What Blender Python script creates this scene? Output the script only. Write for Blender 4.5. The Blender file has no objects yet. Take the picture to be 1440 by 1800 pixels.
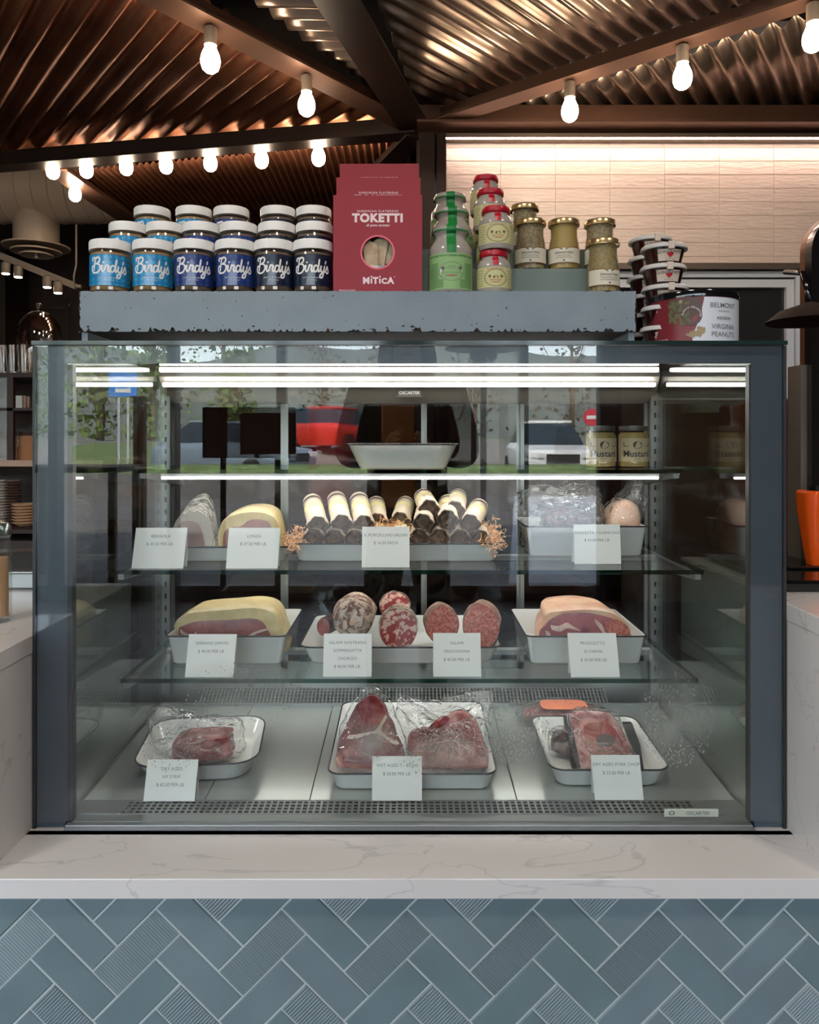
import bpy, bmesh, math, random
from mathutils import Vector, Matrix, noise
R = math.radians
PI = math.pi
random.seed(7)
C = bpy.context.scene.collection
sc = bpy.context.scene
H = 1.28           # camera height
F = 1300.0         # focal length in pixels of the 1440x1800 frame
VX, VY = 720.0, 770.0

# ---------------------------------------------------------------- camera, light, exposure
cam = bpy.data.objects.new('camera', bpy.data.cameras.new('camera'))
C.objects.link(cam)
cam.location = (0, 0, H)
cam.rotation_euler = (R(90), 0, 0)
cam.data.sensor_fit = 'VERTICAL'
cam.data.sensor_height = 24
cam.data.sensor_width = 24
cam.data.lens = 24 * F / 1800
cam.data.shift_y = -(900 - VY) / 1800
cam.data.clip_start = 0.02
cam.data.clip_end = 600
sc.camera = cam
sc.view_settings.view_transform = 'Standard'
sc.view_settings.look = 'None'
sc.view_settings.gamma = 1
sc.view_settings.use_curve_mapping = False
sc.view_settings.exposure = 0.1
cy = sc.cycles
cy.max_bounces = 24; cy.diffuse_bounces = 3; cy.glossy_bounces = 6
cy.transmission_bounces = 8; cy.transparent_max_bounces = 40
cy.sample_clamp_indirect = 6; cy.use_denoising = True
cy.caustics_reflective = False; cy.caustics_refractive = False
w = bpy.data.worlds.new('sky'); sc.world = w; w.use_nodes = True
nt = w.node_tree
sky = nt.nodes.new('ShaderNodeTexSky'); sky.sky_type = 'NISHITA'; sky.sun_disc = False
sky.sun_elevation = R(42); sky.sun_rotation = R(0); sky.air_density = 1.0; sky.dust_density = 1.0
bg = nt.nodes['Background']; hs = nt.nodes.new('ShaderNodeHueSaturation'); hs.inputs['Saturation'].default_value = .5
nt.links.new(sky.outputs[0], hs.inputs['Color']); nt.links.new(hs.outputs[0], bg.inputs[0]); bg.inputs[1].default_value = 1.6
sun = bpy.data.objects.new('sun', bpy.data.lights.new('sun', 'SUN'))
sun.data.energy = 22.0; sun.data.angle = R(1.5); sun.data.color = (1, .95, .86)
sun.rotation_euler = (R(-48), R(0), R(12)); C.objects.link(sun)   # over the roof, onto the car park behind the viewer

def at(px, py, Y):
    return Vector(((px - VX) * Y / F, Y, H - (py - VY) * Y / F))
def ax(px, Y): return (px - VX) * Y / F
def az(py, Y): return H - (py - VY) * Y / F

# ---------------------------------------------------------------- materials
MATS = {}
def srgb(r, g, b):
    f = lambda c: (c/255/12.92) if c/255 <= .04045 else ((c/255+.055)/1.055)**2.4
    return (f(r), f(g), f(b))
def newmat(name):
    m = bpy.data.materials.new(name); m.use_nodes = True
    MATS[name] = m
    return m, m.node_tree.nodes, m.node_tree.links
def mat(name, col, rough=.5, metal=0, var=0, vscale=8, bump=0, bscale=40, spec=.5, coat=0, emit=None, es=0, vcol=None, subs=0, stretch=None):
    m, n, l = newmat(name)
    b = n['Principled BSDF']
    b.inputs['Base Color'].default_value = (*col, 1)
    b.inputs['Roughness'].default_value = rough
    b.inputs['Metallic'].default_value = metal
    b.inputs['Specular IOR Level'].default_value = spec
    if coat: b.inputs['Coat Weight'].default_value = coat; b.inputs['Coat Roughness'].default_value = .06
    if subs:
        b.inputs['Subsurface Weight'].default_value = subs; b.inputs['Subsurface Scale'].default_value = .01
    if emit:
        b.inputs['Emission Color'].default_value = (*emit, 1); b.inputs['Emission Strength'].default_value = es
    if var or bump:
        tc = n.new('ShaderNodeTexCoord'); vec = tc.outputs['Object']
        if stretch:
            mp = n.new('ShaderNodeMapping'); mp.inputs['Scale'].default_value = stretch; l.new(vec, mp.inputs[0]); vec = mp.outputs[0]
    if var:
        no = n.new('ShaderNodeTexNoise'); no.inputs['Scale'].default_value = vscale; no.inputs['Detail'].default_value = 6
        l.new(vec, no.inputs['Vector'])
        mx = n.new('ShaderNodeMix'); mx.data_type = 'RGBA'
        rp = n.new('ShaderNodeValToRGB'); rp.color_ramp.elements[0].position = .35; rp.color_ramp.elements[1].position = .65
        l.new(no.outputs[0], rp.inputs[0]); l.new(rp.outputs[0], mx.inputs[0])
        v2 = vcol if vcol else tuple(max(0, c*(1-var)) for c in col)
        mx.inputs[6].default_value = (*v2, 1); mx.inputs[7].default_value = (*col, 1)
        l.new(mx.outputs[2], b.inputs['Base Color'])
    if bump:
        no2 = n.new('ShaderNodeTexNoise'); no2.inputs['Scale'].default_value = bscale; no2.inputs['Detail'].default_value = 4
        l.new(vec, no2.inputs['Vector'])
        bp = n.new('ShaderNodeBump'); bp.inputs['Strength'].default_value = bump; bp.inputs['Distance'].default_value = .01
        l.new(no2.outputs[0], bp.inputs['Height']); l.new(bp.outputs[0], b.inputs['Normal'])
    return m
def glassmat(name, tint=(1, 1, 1), ior=1.5, rough=0.0, milk=0, milkcol=(.8, .8, .8), bump=0, bscale=30, gain=1.0):
    m, n, l = newmat(name); n.remove(n['Principled BSDF'])
    out = n['Material Output']
    g = n.new('ShaderNodeNewGeometry')
    mi = n.new('ShaderNodeMix'); mi.data_type = 'FLOAT'
    l.new(g.outputs['Backfacing'], mi.inputs[0]); mi.inputs[2].default_value = ior; mi.inputs[3].default_value = 1/ior
    fr = n.new('ShaderNodeFresnel'); l.new(mi.outputs[0], fr.inputs['IOR'])
    tr = n.new('ShaderNodeBsdfTransparent'); tr.inputs[0].default_value = (*tint, 1)
    gl = n.new('ShaderNodeBsdfGlossy'); gl.inputs['Roughness'].default_value = rough
    a = tr.outputs[0]
    if bump:
        tc = n.new('ShaderNodeTexCoord')
        no = n.new('ShaderNodeTexNoise'); no.inputs['Scale'].default_value = bscale; no.inputs['Detail'].default_value = 3
        no.inputs['Distortion'].default_value = 1.2
        l.new(tc.outputs['Object'], no.inputs['Vector'])
        bp = n.new('ShaderNodeBump'); bp.inputs['Strength'].default_value = bump; bp.inputs['Distance'].default_value = .02
        l.new(no.outputs[0], bp.inputs['Height']); l.new(bp.outputs[0], gl.inputs['Normal']); l.new(bp.outputs[0], fr.inputs['Normal'])
    if milk:
        df = n.new('ShaderNodeBsdfDiffuse'); df.inputs[0].default_value = (*milkcol, 1)
        mm = n.new('ShaderNodeMixShader'); mm.inputs[0].default_value = milk
        l.new(a, mm.inputs[1]); l.new(df.outputs[0], mm.inputs[2]); a = mm.outputs[0]
    fac = fr.outputs[0]
    if gain != 1:
        mu = n.new('ShaderNodeMath'); mu.operation = 'MULTIPLY'; mu.use_clamp = True; l.new(fac, mu.inputs[0]); mu.inputs[1].default_value = gain; fac = mu.outputs[0]
    ms = n.new('ShaderNodeMixShader'); l.new(fac, ms.inputs[0]); l.new(a, ms.inputs[1]); l.new(gl.outputs[0], ms.inputs[2])
    l.new(ms.outputs[0], out.inputs[0])
    return m
def emitmat(name, col, s):
    m, n, l = newmat(name); n.remove(n['Principled BSDF'])
    e = n.new('ShaderNodeEmission'); e.inputs[0].default_value = (*col, 1); e.inputs[1].default_value = s
    l.new(e.outputs[0], n['Material Output'].inputs[0]); return m
def voromat(name, cols, scale, rough=.5, bump=.2, detailscale=None, thr=(.35, .55), spec=.5, distort=.6):
    """two-tone marbled stuff: noise-warped blotches of fat or mould over a base colour"""
    m, n, l = newmat(name); b = n['Principled BSDF']; b.inputs['Roughness'].default_value = rough; b.inputs['Specular IOR Level'].default_value = spec
    tc = n.new('ShaderNodeTexCoord')
    no = n.new('ShaderNodeTexNoise'); no.inputs['Scale'].default_value = scale; no.inputs['Detail'].default_value = 3; no.inputs['Distortion'].default_value = distort
    l.new(tc.outputs['Object'], no.inputs['Vector'])
    rp = n.new('ShaderNodeValToRGB'); rp.color_ramp.elements[0].position = thr[0]; rp.color_ramp.elements[1].position = thr[1]
    rp.color_ramp.elements[0].color = (*cols[0], 1); rp.color_ramp.elements[1].color = (*cols[1], 1)
    l.new(no.outputs[0], rp.inputs[0])
    n2 = n.new('ShaderNodeTexNoise'); n2.inputs['Scale'].default_value = scale*.3; l.new(tc.outputs['Object'], n2.inputs['Vector'])
    mx = n.new('ShaderNodeMix'); mx.data_type = 'RGBA'; mx.blend_type = 'MULTIPLY'; mx.inputs[0].default_value = .6
    r2 = n.new('ShaderNodeValToRGB'); r2.color_ramp.elements[0].position = .3; r2.color_ramp.elements[1].position = .7
    r2.color_ramp.elements[0].color = (.45, .4, .4, 1)
    l.new(n2.outputs[0], r2.inputs[0]); l.new(rp.outputs[0], mx.inputs[6]); l.new(r2.outputs[0], mx.inputs[7])
    l.new(mx.outputs[2], b.inputs['Base Color'])
    if bump:
        bp = n.new('ShaderNodeBump'); bp.inputs['Strength'].default_value = bump; bp.inputs['Distance'].default_value = .004
        l.new(no.outputs[0], bp.inputs['Height']); l.new(bp.outputs[0], b.inputs['Normal'])
    return m

# ---------------------------------------------------------------- mesh helpers
def bx(bm, x0, x1, y0, y1, z0, z1, mi=0, bev=0):
    vs = [bm.verts.new(p) for p in ((x0,y0,z0),(x1,y0,z0),(x1,y1,z0),(x0,y1,z0),(x0,y0,z1),(x1,y0,z1),(x1,y1,z1),(x0,y1,z1))]
    fs = [bm.faces.new([vs[i] for i in f]) for f in ((0,3,2,1),(4,5,6,7),(0,1,5,4),(1,2,6,5),(2,3,7,6),(3,0,4,7))]
    for f in fs: f.material_index = mi
    if bev:
        es = list({e for f in fs for e in f.edges})
        r = bmesh.ops.bevel(bm, geom=es, offset=bev, segments=2, affect='EDGES', profile=.5)
        for f in r['faces']: f.material_index = mi
    return vs
def lathe(bm, prof, seg=32, mi=None, c=(0, 0, 0), axis='Z', capb=True, capt=True, sx=1, sy=1):
    rings = []
    for (r, z) in prof:
        ring = []
        for i in range(seg):
            a = 2*PI*i/seg
            p = (r*math.cos(a)*sx, r*math.sin(a)*sy, z)
            if axis == 'Y': p = (p[0], p[2], p[1])
            if axis == 'X': p = (p[2], p[0], p[1])
            ring.append(bm.verts.new((p[0]+c[0], p[1]+c[1], p[2]+c[2])))
        rings.append(ring)
    for k in range(len(rings)-1):
        for i in range(seg):
            j = (i+1) % seg
            try: f = bm.faces.new((rings[k][i], rings[k][j], rings[k+1][j], rings[k+1][i]))
            except ValueError: continue
            f.material_index = mi[k] if mi else 0
    if capb: bm.faces.new(rings[0][::-1]).material_index = mi[0] if mi else 0
    if capt: bm.faces.new(rings[-1]).material_index = mi[-1] if mi else 0
    return rings
def tube(bm, pts, r, seg=8, mi=0, closed=False, radii=None):
    pts = [Vector(p) for p in pts]; n = len(pts); rings = []
    up = Vector((0, 0, 1)); last = None
    for i, p in enumerate(pts):
        if closed: d = pts[(i+1) % n] - pts[i-1]
        else: d = pts[min(i+1, n-1)] - pts[max(i-1, 0)]
        d.normalize()
        if last is None:
            s = d.cross(up)
            if s.length < 1e-3: s = d.cross(Vector((1, 0, 0)))
        else: s = last - d*last.dot(d)
        s.normalize(); last = s; t = d.cross(s)
        rr = radii[i] if radii else r
        rings.append([bm.verts.new(p + (s*math.cos(2*PI*k/seg) + t*math.sin(2*PI*k/seg))*rr) for k in range(seg)])
    m = n if closed else n-1
    for i in range(m):
        a, b = rings[i], rings[(i+1) % n]
        for k in range(seg):
            f = bm.faces.new((a[k], a[(k+1) % seg], b[(k+1) % seg], b[k])); f.material_index = mi; f.smooth = True
    if not closed:
        bm.faces.new(rings[0][::-1]).material_index = mi; bm.faces.new(rings[-1]).material_index = mi
def loft(bm, rings, mi=0, capb=True, capt=True, closed=True):
    vr = [[bm.verts.new(p) for p in r] for r in rings]
    n = len(vr[0])
    for k in range(len(vr)-1):
        for i in range(n if closed else n-1):
            j = (i+1) % n
            f = bm.faces.new((vr[k][i], vr[k][j], vr[k+1][j], vr[k+1][i])); f.material_index = mi if isinstance(mi, int) else mi[k]
    if capb: bm.faces.new(vr[0][::-1]).material_index = mi if isinstance(mi, int) else mi[0]
    if capt: bm.faces.new(vr[-1]).material_index = mi if isinstance(mi, int) else mi[-1]
    return vr
def rrect(w, d, r, n=6, cx=0, cy=0):
    out = []
    for (sx, sy, a0) in ((1, -1, -90), (1, 1, 0), (-1, 1, 90), (-1, -1, 180)):
        for i in range(n+1):
            a = R(a0 + 90*i/n)
            out.append((cx + sx*(w/2-r) + r*math.cos(a), cy + sy*(d/2-r) + r*math.sin(a)))
    return out
def link(name, bm, mats, parent=None, smooth=False, recalc=True, angle=None):
    if recalc: bmesh.ops.recalc_face_normals(bm, faces=bm.faces)
    me = bpy.data.meshes.new(name); bm.to_mesh(me); bm.free()
    if not isinstance(mats, (list, tuple)): mats = [mats]
    for m in mats: me.materials.append(MATS[m] if isinstance(m, str) else m)
    if smooth:
        me.polygons.foreach_set('use_smooth', [True]*len(me.polygons))
        if angle is not None: me.set_sharp_from_angle(angle=R(angle))
    o = bpy.data.objects.new(name, me); C.objects.link(o)
    if parent is not None: o.parent = parent
    return o
def thing(name, label, cat, loc=(0, 0, 0), rz=0, group=None, rot=None):
    o = bpy.data.objects.new(name, None); C.objects.link(o); o.empty_display_size = .05
    o.location = loc; o.rotation_euler = rot if rot else (0, 0, rz)
    return tag(o, label, cat, group)
def tag(o, label=None, cat=None, group=None, kind=None):
    if label: o['label'] = label
    if cat: o['category'] = cat
    if group: o['group'] = group
    if kind: o['kind'] = kind
    return o
def struct(name, bm, m, label=None, **k):
    o = link(name, bm, m, **k); o['kind'] = 'structure'
    if label: o['label'] = label; o['category'] = name.split('_')[0]
    return o
def copy_tree(o, parent=None):
    c = o.copy(); C.objects.link(c)
    if parent is not None: c.parent = parent
    for ch in list(o.children): copy_tree(ch, c)
    return c
def dup(root, loc, label, group=None, rz=None):
    r = copy_tree(root); r.location = loc; r['label'] = label
    if group: r['group'] = group
    if rz is not None: r.rotation_euler = (0, 0, rz)
    return r
def B(): return bmesh.new()

# ---------------------------------------------------------------- lettering
_tc = {}
def text_geo(s, size, bold=0, shear=0, space=1.0):
    key = (s, size, bold, shear, space)
    if key in _tc: return _tc[key]
    cu = bpy.data.curves.new('t', 'FONT'); cu.body = s; cu.size = size; cu.align_x = 'CENTER'
    cu.offset = bold*size; cu.shear = shear; cu.space_character = space; cu.resolution_u = 4
    cu.dimensions = '2D'; cu.fill_mode = 'FRONT'
    o = bpy.data.objects.new('t', cu); C.objects.link(o)
    dg = bpy.context.evaluated_depsgraph_get()
    me = bpy.data.meshes.new_from_object(o.evaluated_get(dg))
    v = [tuple(x.co) for x in me.vertices]; f = [tuple(p.vertices) for p in me.polygons]
    bpy.data.objects.remove(o); bpy.data.curves.remove(cu); bpy.data.meshes.remove(me)
    _tc[key] = (v, f); return v, f
def put(bm, geo, fn, mi=0):
    v, f = geo; vs = [bm.verts.new(fn(p[0], p[1])) for p in v]
    for q in f:
        try: bm.faces.new([vs[i] for i in q]).material_index = mi
        except ValueError: pass
def flat(x, y, z): return lambda u, v: (x+u, y, z+v)
def bend(r, a0, z, k=1.0):       # onto a cylinder about Z whose front is -Y
    def g(u, v):
        a = a0 + u/r
        return (r*k*math.sin(a), -r*k*math.cos(a), z+v)
    return g
def catmull(pts, n=6):
    P = [pts[0]] + list(pts) + [pts[-1]]; out = []
    for i in range(1, len(P)-2):
        for k in range(n):
            t = k/n; a = []
            for c in range(len(pts[0])):
                p0, p1, p2, p3 = P[i-1][c], P[i][c], P[i+1][c], P[i+2][c]
                a.append(.5*((2*p1)+(-p0+p2)*t+(2*p0-5*p1+4*p2-p3)*t*t+(-p0+3*p1-3*p2+p3)*t**3))
            out.append(tuple(a))
    out.append(tuple(pts[-1])); return out
def ribbon_geo(strokes, w, scale=1, ox=0, oy=0):
    V, Fc = [], []
    for st in strokes:
        p = catmull(st); n = len(p)
        base = len(V)
        for i in range(n):
            dx = p[min(i+1, n-1)][0]-p[max(i-1, 0)][0]; dy = p[min(i+1, n-1)][1]-p[max(i-1, 0)][1]
            L = math.hypot(dx, dy) or 1
            nx, ny = -dy/L*w/2, dx/L*w/2
            V.append(((p[i][0]+nx)*scale+ox, (p[i][1]+ny)*scale+oy)); V.append(((p[i][0]-nx)*scale+ox, (p[i][1]-ny)*scale+oy))
            if i: Fc.append((base+2*i-2, base+2*i-1, base+2*i+1, base+2*i))
        for e in (p[0], p[-1]):
            b2 = len(V)
            for k in range(8): V.append(((e[0]+w/2*math.cos(PI*k/4))*scale+ox, (e[1]+w/2*math.sin(PI*k/4))*scale+oy))
            Fc.append(tuple(range(b2, b2+8)))
    return V, Fc
def rect_geo(x0, x1, y0, y1, nx=1):
    V = []; Fc = []
    for i in range(nx+1):
        x = x0+(x1-x0)*i/nx; V += [(x, y0), (x, y1)]
        if i: Fc.append((2*i-2, 2*i, 2*i+1, 2*i-1))
    return V, Fc
def disc_geo(cx, cy_, rx, ry, n=24, inner=0):
    V = []; Fc = []
    if inner:
        for i in range(n):
            a = 2*PI*i/n; V += [(cx+rx*math.cos(a), cy_+ry*math.sin(a)), (cx+rx*inner*math.cos(a), cy_+ry*inner*math.sin(a))]
        for i in range(n):
            j = (i+1) % n; Fc.append((2*i, 2*j, 2*j+1, 2*i+1))
    else:
        V = [(cx+rx*math.cos(2*PI*i/n), cy_+ry*math.sin(2*PI*i/n)) for i in range(n)]; Fc = [tuple(range(n))]
    return V, Fc

# palette
mat('quartz', srgb(214, 210, 208), rough=.16, var=.05, vscale=3, spec=.5)
mat('case_paint', srgb(66, 76, 88), rough=.3)
mat('dark_gasket', srgb(34, 36, 38), rough=.5)
mat('steel', srgb(170, 172, 170), rough=.22, metal=.9, bump=.02, bscale=60)
mat('steel_dull', srgb(150, 152, 150), rough=.38, metal=.8)
mat('aluminium', srgb(200, 205, 212), rough=.4, metal=.35)
mat('black', (.008, .008, .009), rough=.35)
mat('dark_hole', (.01, .01, .01), rough=.8)
mat('enamel', srgb(232, 232, 228), rough=.12, coat=.3)
mat('enamel_rim', (.012, .012, .016), rough=.2)
mat('paper_white', srgb(226, 226, 222), rough=.7)
mat('ink', (.045, .045, .05), rough=.7)
mat('ink_grey', (.12, .12, .12), rough=.7)
mat('white_print', srgb(235, 232, 230), rough=.6)
glassmat('clear_glass', (.985, .99, .985))
glassmat('case_glass', (.97, .985, .975), gain=1.15)
glassmat('side_glass', (.93, .96, .95), gain=1.7)
glassmat('door_glass', (.55, .55, .55), gain=.8)
glassmat('cloche_glass', (.93, .88, .84), gain=3.0)
glassmat('shelf_glass', (.94, .975, .96))
glassmat('shelf_edge', (.05, .17, .13), gain=.8)
glassmat('top_edge', (.02, .05, .045), gain=.8)
glassmat('cloche_glass2', (.95, .92, .9), gain=2.2)
glassmat('plastic_bag', (.97, .97, .97), ior=1.45, rough=.08, milk=.06, milkcol=(.75, .72, .7), bump=.9, bscale=28, gain=1.8)
emitmat('bulb_light', (1, .80, .58), 60)

# ================================================================ STRUCTURE
mat('floor_stone', srgb(120, 112, 104), rough=.6, var=.2)
mat('dark_wall', srgb(66, 48, 42), rough=.7, var=.25, vscale=2)
mat('ceiling_dark', srgb(30, 22, 19), rough=.8)
mat('asphalt', srgb(132, 128, 122), rough=.9, var=.15, vscale=1.5)
mat('concrete', srgb(190, 188, 184), rough=.9, var=.1)
mat('grassy', srgb(112, 132, 78), rough=1, var=.45, vscale=6, bump=.6, bscale=30)
mat('paver', srgb(104, 100, 98), rough=.8, var=.2, vscale=2)  # dark base colour stands in for the shade of a patio roof
mat('mullion', srgb(38, 40, 46), rough=.5)
bm = B(); bx(bm, -7, 5, -3.2, 8, -.1, 0); struct('floor', bm, 'floor_stone')
bm = B(); bx(bm, -7, 5, -3.4, 8, 3.3, 3.5); struct('ceiling', bm, 'ceiling_dark')
bm = B(); bx(bm, -7, 5, 6.8, 7.0, 0, 3.3); struct('wall_back', bm, 'dark_wall')
bm = B(); bx(bm, -7.1, -7, -3.2, 8, 0, 3.3); struct('wall_left', bm, 'dark_wall')
bm = B(); bx(bm, 5, 5.1, -3.2, 8, 0, 3.3); struct('wall_right', bm, 'dark_wall')
# storefront behind the viewer: mullions, head and sill with glass between
xs = [-4.6, -3.7, -2.8, -1.87, -1.01, .90, 1.58]
bm = B()
for x in xs:
    ww = .035 if x != 1.58 else .085
    bx(bm, x-ww, x+ww, -3.12, -3.0, 0, 2.75)
bx(bm, -7, 1.66, -3.14, -2.98, 2.72, 3.3); bx(bm, -7, 1.66, -3.12, -3.0, 0, .12)
wf = struct('window_1', bm, 'mullion')
bm = B(); bx(bm, -7, 1.5, -3.064, -3.058, .12, 2.72); tag(link('window_glass', bm, 'clear_glass', wf), kind='structure')
mat('warm_wall', srgb(206, 184, 160), rough=.6, var=.3, vscale=1.5, stretch=(3, 1, .6))
bm = B(); bx(bm, 1.66, 5, -3.14, -2.98, 0, 3.3); struct('wall_behind', bm, 'warm_wall')
mat('pale_paving', srgb(176, 182, 190), rough=.8)
bm = B(); bx(bm, -60, 60, -13.6, -13.41, 0, .50); struct('kerb', bm, 'paver')
bm = B(); loft(bm, [[(.80, -3.2, .0), (1.62, -3.2, .0), (1.62, -3.2, .012), (.80, -3.2, .012)], [(2.3, -13.4, .0), (4.3, -13.4, .0), (4.3, -13.4, .012), (2.3, -13.4, .012)]]); struct('walkway', bm, 'pale_paving')
# outside ground: paving, rising lawn bank, road, car park, far verge
bm = B(); bx(bm, -40, 40, -13.5, -3.2, -.1, .0); struct('path', bm, 'paver')
bm = B()
prof = [(-13.55, .50), (-14, .66), (-14.6, .66), (-15.4, .05)]
for a, b_ in zip(prof, prof[1:]):
    bm.faces.new([bm.verts.new(p) for p in ((-60, a[0], a[1]), (60, a[0], a[1]), (60, b_[0], b_[1]), (-60, b_[0], b_[1]))])
bmesh.ops.remove_doubles(bm, verts=bm.verts, dist=1e-4)
tag(struct('lawn', bm, 'grassy'), kind='stuff', label='mown green grass bank between the patio and the car park, reflected in the case', cat='grass')
bm = B()
prof = [(-15.4, .05), (-21, .05), (-27, .9), (-44, 1.2)]
for a, b_ in zip(prof, prof[1:]):
    bm.faces.new([bm.verts.new(p) for p in ((-90, a[0], a[1]), (90, a[0], a[1]), (90, b_[0], b_[1]), (-90, b_[0], b_[1]))])
bmesh.ops.remove_doubles(bm, verts=bm.verts, dist=1e-4)
struct('road', bm, 'asphalt')
bm = B(); bx(bm, -90, 90, -190, -44, .9, 1.2); struct('field', bm, 'grassy')
mat('bare_wood', srgb(120, 100, 84), rough=1); mat('tree_green', srgb(122, 142, 78), rough=1, var=.5, vscale=1.5)
mat('tree_brown', srgb(112, 100, 86), rough=1, var=.4, vscale=1.5); mat('far_hill', srgb(104, 110, 106), rough=1, var=.2, vscale=.1)
bm = B()
n = 60
for i in range(n):
    x0 = -180 + 360*i/n; x1 = x0 + 360/n
    hh = lambda x: 29 - x*.05 + 5*math.sin(x*.03+1) + 2*math.sin(x*.11)
    v = [bm.verts.new(p) for p in ((x0, -200, 0), (x1, -200, 0), (x1, -240, hh(x1)), (x0, -240, hh(x0)))]
    bm.faces.new(v)
bmesh.ops.remove_doubles(bm, verts=bm.verts, dist=1e-3)
struct('hills', bm, 'far_hill')
rnd = random.Random(3)
def tree(x, y, h, crown, name, label):
    t = thing(name, label, 'tree', (x, y, 1.15), 0, 'trees beyond the car park')
    bm = B(); tube(bm, [(0, 0, 0), (.1, 0, h*.3), (.0, .1, h*.6), (.1, 0, h*.95)], .2, 6, radii=[.24, .17, .1, .03])
    for k in range(14):
        a = rnd.uniform(0, 6.28); z = rnd.uniform(.25, .85)*h; L = rnd.uniform(.15, .3)*h
        tube(bm, [(0, 0, z), (math.cos(a)*L*.5, math.sin(a)*L*.5, z+L*.5), (math.cos(a)*L*.8, math.sin(a)*L*.8, z+L*1.1)], .05, 4, radii=[.07, .04, .015])
    link('trunk', bm, 'bare_wood', t)
    bm = B()
    for k in range(520):
        a = rnd.uniform(0, 6.28); rr = rnd.uniform(0, .27)*h; z = rnd.uniform(.03, 1.0)*h; s = rnd.uniform(.06, .24)
        p = Vector((math.cos(a)*rr, math.sin(a)*rr, z)); q = Vector((rnd.uniform(-1, 1), rnd.uniform(-1, 1), rnd.uniform(-1, 1))).normalized(); u = q.orthogonal().normalized()*s; v = q.cross(u)
        bm.faces.new([bm.verts.new(p+e) for e in (u, v, -u, -v)])
    link('crown', bm, crown, t)
for i in range(26):
    x = -78 + i*6.4 + rnd.uniform(-.4, .4); y = -52 - (i % 2)*8; g = i < 11 and i % 2 == 0
    tree(x, y, rnd.uniform(8, 12), 'tree_green' if g else 'tree_brown', 'green_tree' if g else 'bare_tree',
         'leafy yellow-green tree beyond the car park' if g else 'bare brown tree beyond the car park')
bm = B(); loft(bm, [[(x0, y, z), (x1, y, z), (x1, y, z+.12), (x0, y, z+.12)] for x0, x1, y, z in ((-11, -4.2, -21.2, .06), (-13.5, -5.2, -26.8, .84), (-14, -5.6, -30, .95))])
tag(link('grass_island', bm, 'grassy'), 'raised grass island between the lanes at the left, reflected in the case', 'grass', kind='stuff')
for x, y, h_ in ((-13.5, -36, 5.5), (-9.6, -38, 5.0), (-17.5, -39, 6)):
    tree(x, y, h_, 'tree_green', 'green_tree', 'leafy yellow-green tree beyond the car park')
# cars reflected in the glass
def car(name, label, loc, rz, paint, scale=1):
    t = thing(name, label, 'car', loc, rz)
    secs = [(-2.3, .45, .78, .82), (-2.2, .3, .92, .9), (-1.2, .25, 1.05, .93), (-.6, .25, 1.1, .93), (1.6, .25, 1.1, .93), (2.2, .3, 1.0, .88), (2.3, .45, .8, .8)]
    bm = B(); rings = []
    for (y, z0, z1, hw) in secs:
        rings.append([(-hw, y, z0+.15), (-hw*.9, y, z0), (hw*.9, y, z0), (hw, y, z0+.15), (hw, y, z1-.15), (hw*.85, y, z1), (-hw*.85, y, z1), (-hw, y, z1-.15)])
    loft(bm, rings); link('body', bm, paint, t, smooth=True, angle=40)
    bm = B(); rings = []
    for (y, z1, hw, hw2) in ((-1.25, 1.06, .8, .78), (-.5, 1.62, .8, .62), (.9, 1.68, .82, .64), (2.0, 1.08, .8, .78)):
        rings.append([(-hw, y, 1.02), (hw, y, 1.02), (hw2, y, z1), (-hw2, y, z1)])
    loft(bm, rings); link('windows', bm, 'car_glass', t)
    bm = B(); bx(bm, -.62, .62, -.5, 1.0, 1.64, 1.72, bev=.03); link('roof', bm, paint, t)
    for sx in (-1, 1):
        for y in (-1.45, 1.45):
            bm = B(); lathe(bm, [(.2, -.11), (.35, -.11), (.35, .11), (.2, .11)], 20, c=(sx*.84, y, .35), axis='X'); link('wheel', bm, 'rubber', t)
        bm = B(); bx(bm, sx*.48, sx*.8, -2.36, -2.2, .72, .86, bev=.02) if sx > 0 else bx(bm, -.8, -.48, -2.36, -2.2, .72, .86, bev=.02); link('headlight', bm, 'car_lamp', t)
    bm = B(); bx(bm, -.42, .42, -2.36, -2.25, .6, .82); link('radiator_grille', bm, 'black', t)
    t.scale = (scale,)*3
    return t
mat('white_paint', srgb(240, 240, 240), rough=.3, coat=.5); mat('red_paint', srgb(206, 40, 30), rough=.3, coat=.5); mat('teal_paint', srgb(40, 84, 92), rough=.3, coat=.5); mat('silver_paint', srgb(150, 165, 180), rough=.3, metal=.5)
mat('car_glass', (.02, .03, .04), rough=.08); mat('rubber', (.015, .015, .015), rough=.8); mat('car_lamp', srgb(220, 220, 225), rough=.1)
# (front of the car is -Y in its own frame: turned to face the shop)
car('white_car', 'white suv parked facing the shop, reflected right of centre in the case glass', (ax(990, 18.7), -18.2, .05), PI, 'white_paint', 1.0)
car('red_car', 'red hatchback parked aslant, reflected left of the photographer', (ax(588, 28), -25.5, .75), PI-.9, 'red_paint', 1.0)
car('teal_car', 'dark teal car parked behind the red hatchback', (ax(520, 34), -32.5, .98), PI-.4, 'teal_paint', 1.0)
car('silver_car', 'silver blue car behind the dark board, leftmost of the parked cars', (ax(372, 18.7), -18.0, .05), PI-1.1, 'silver_paint', 1.0)
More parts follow.
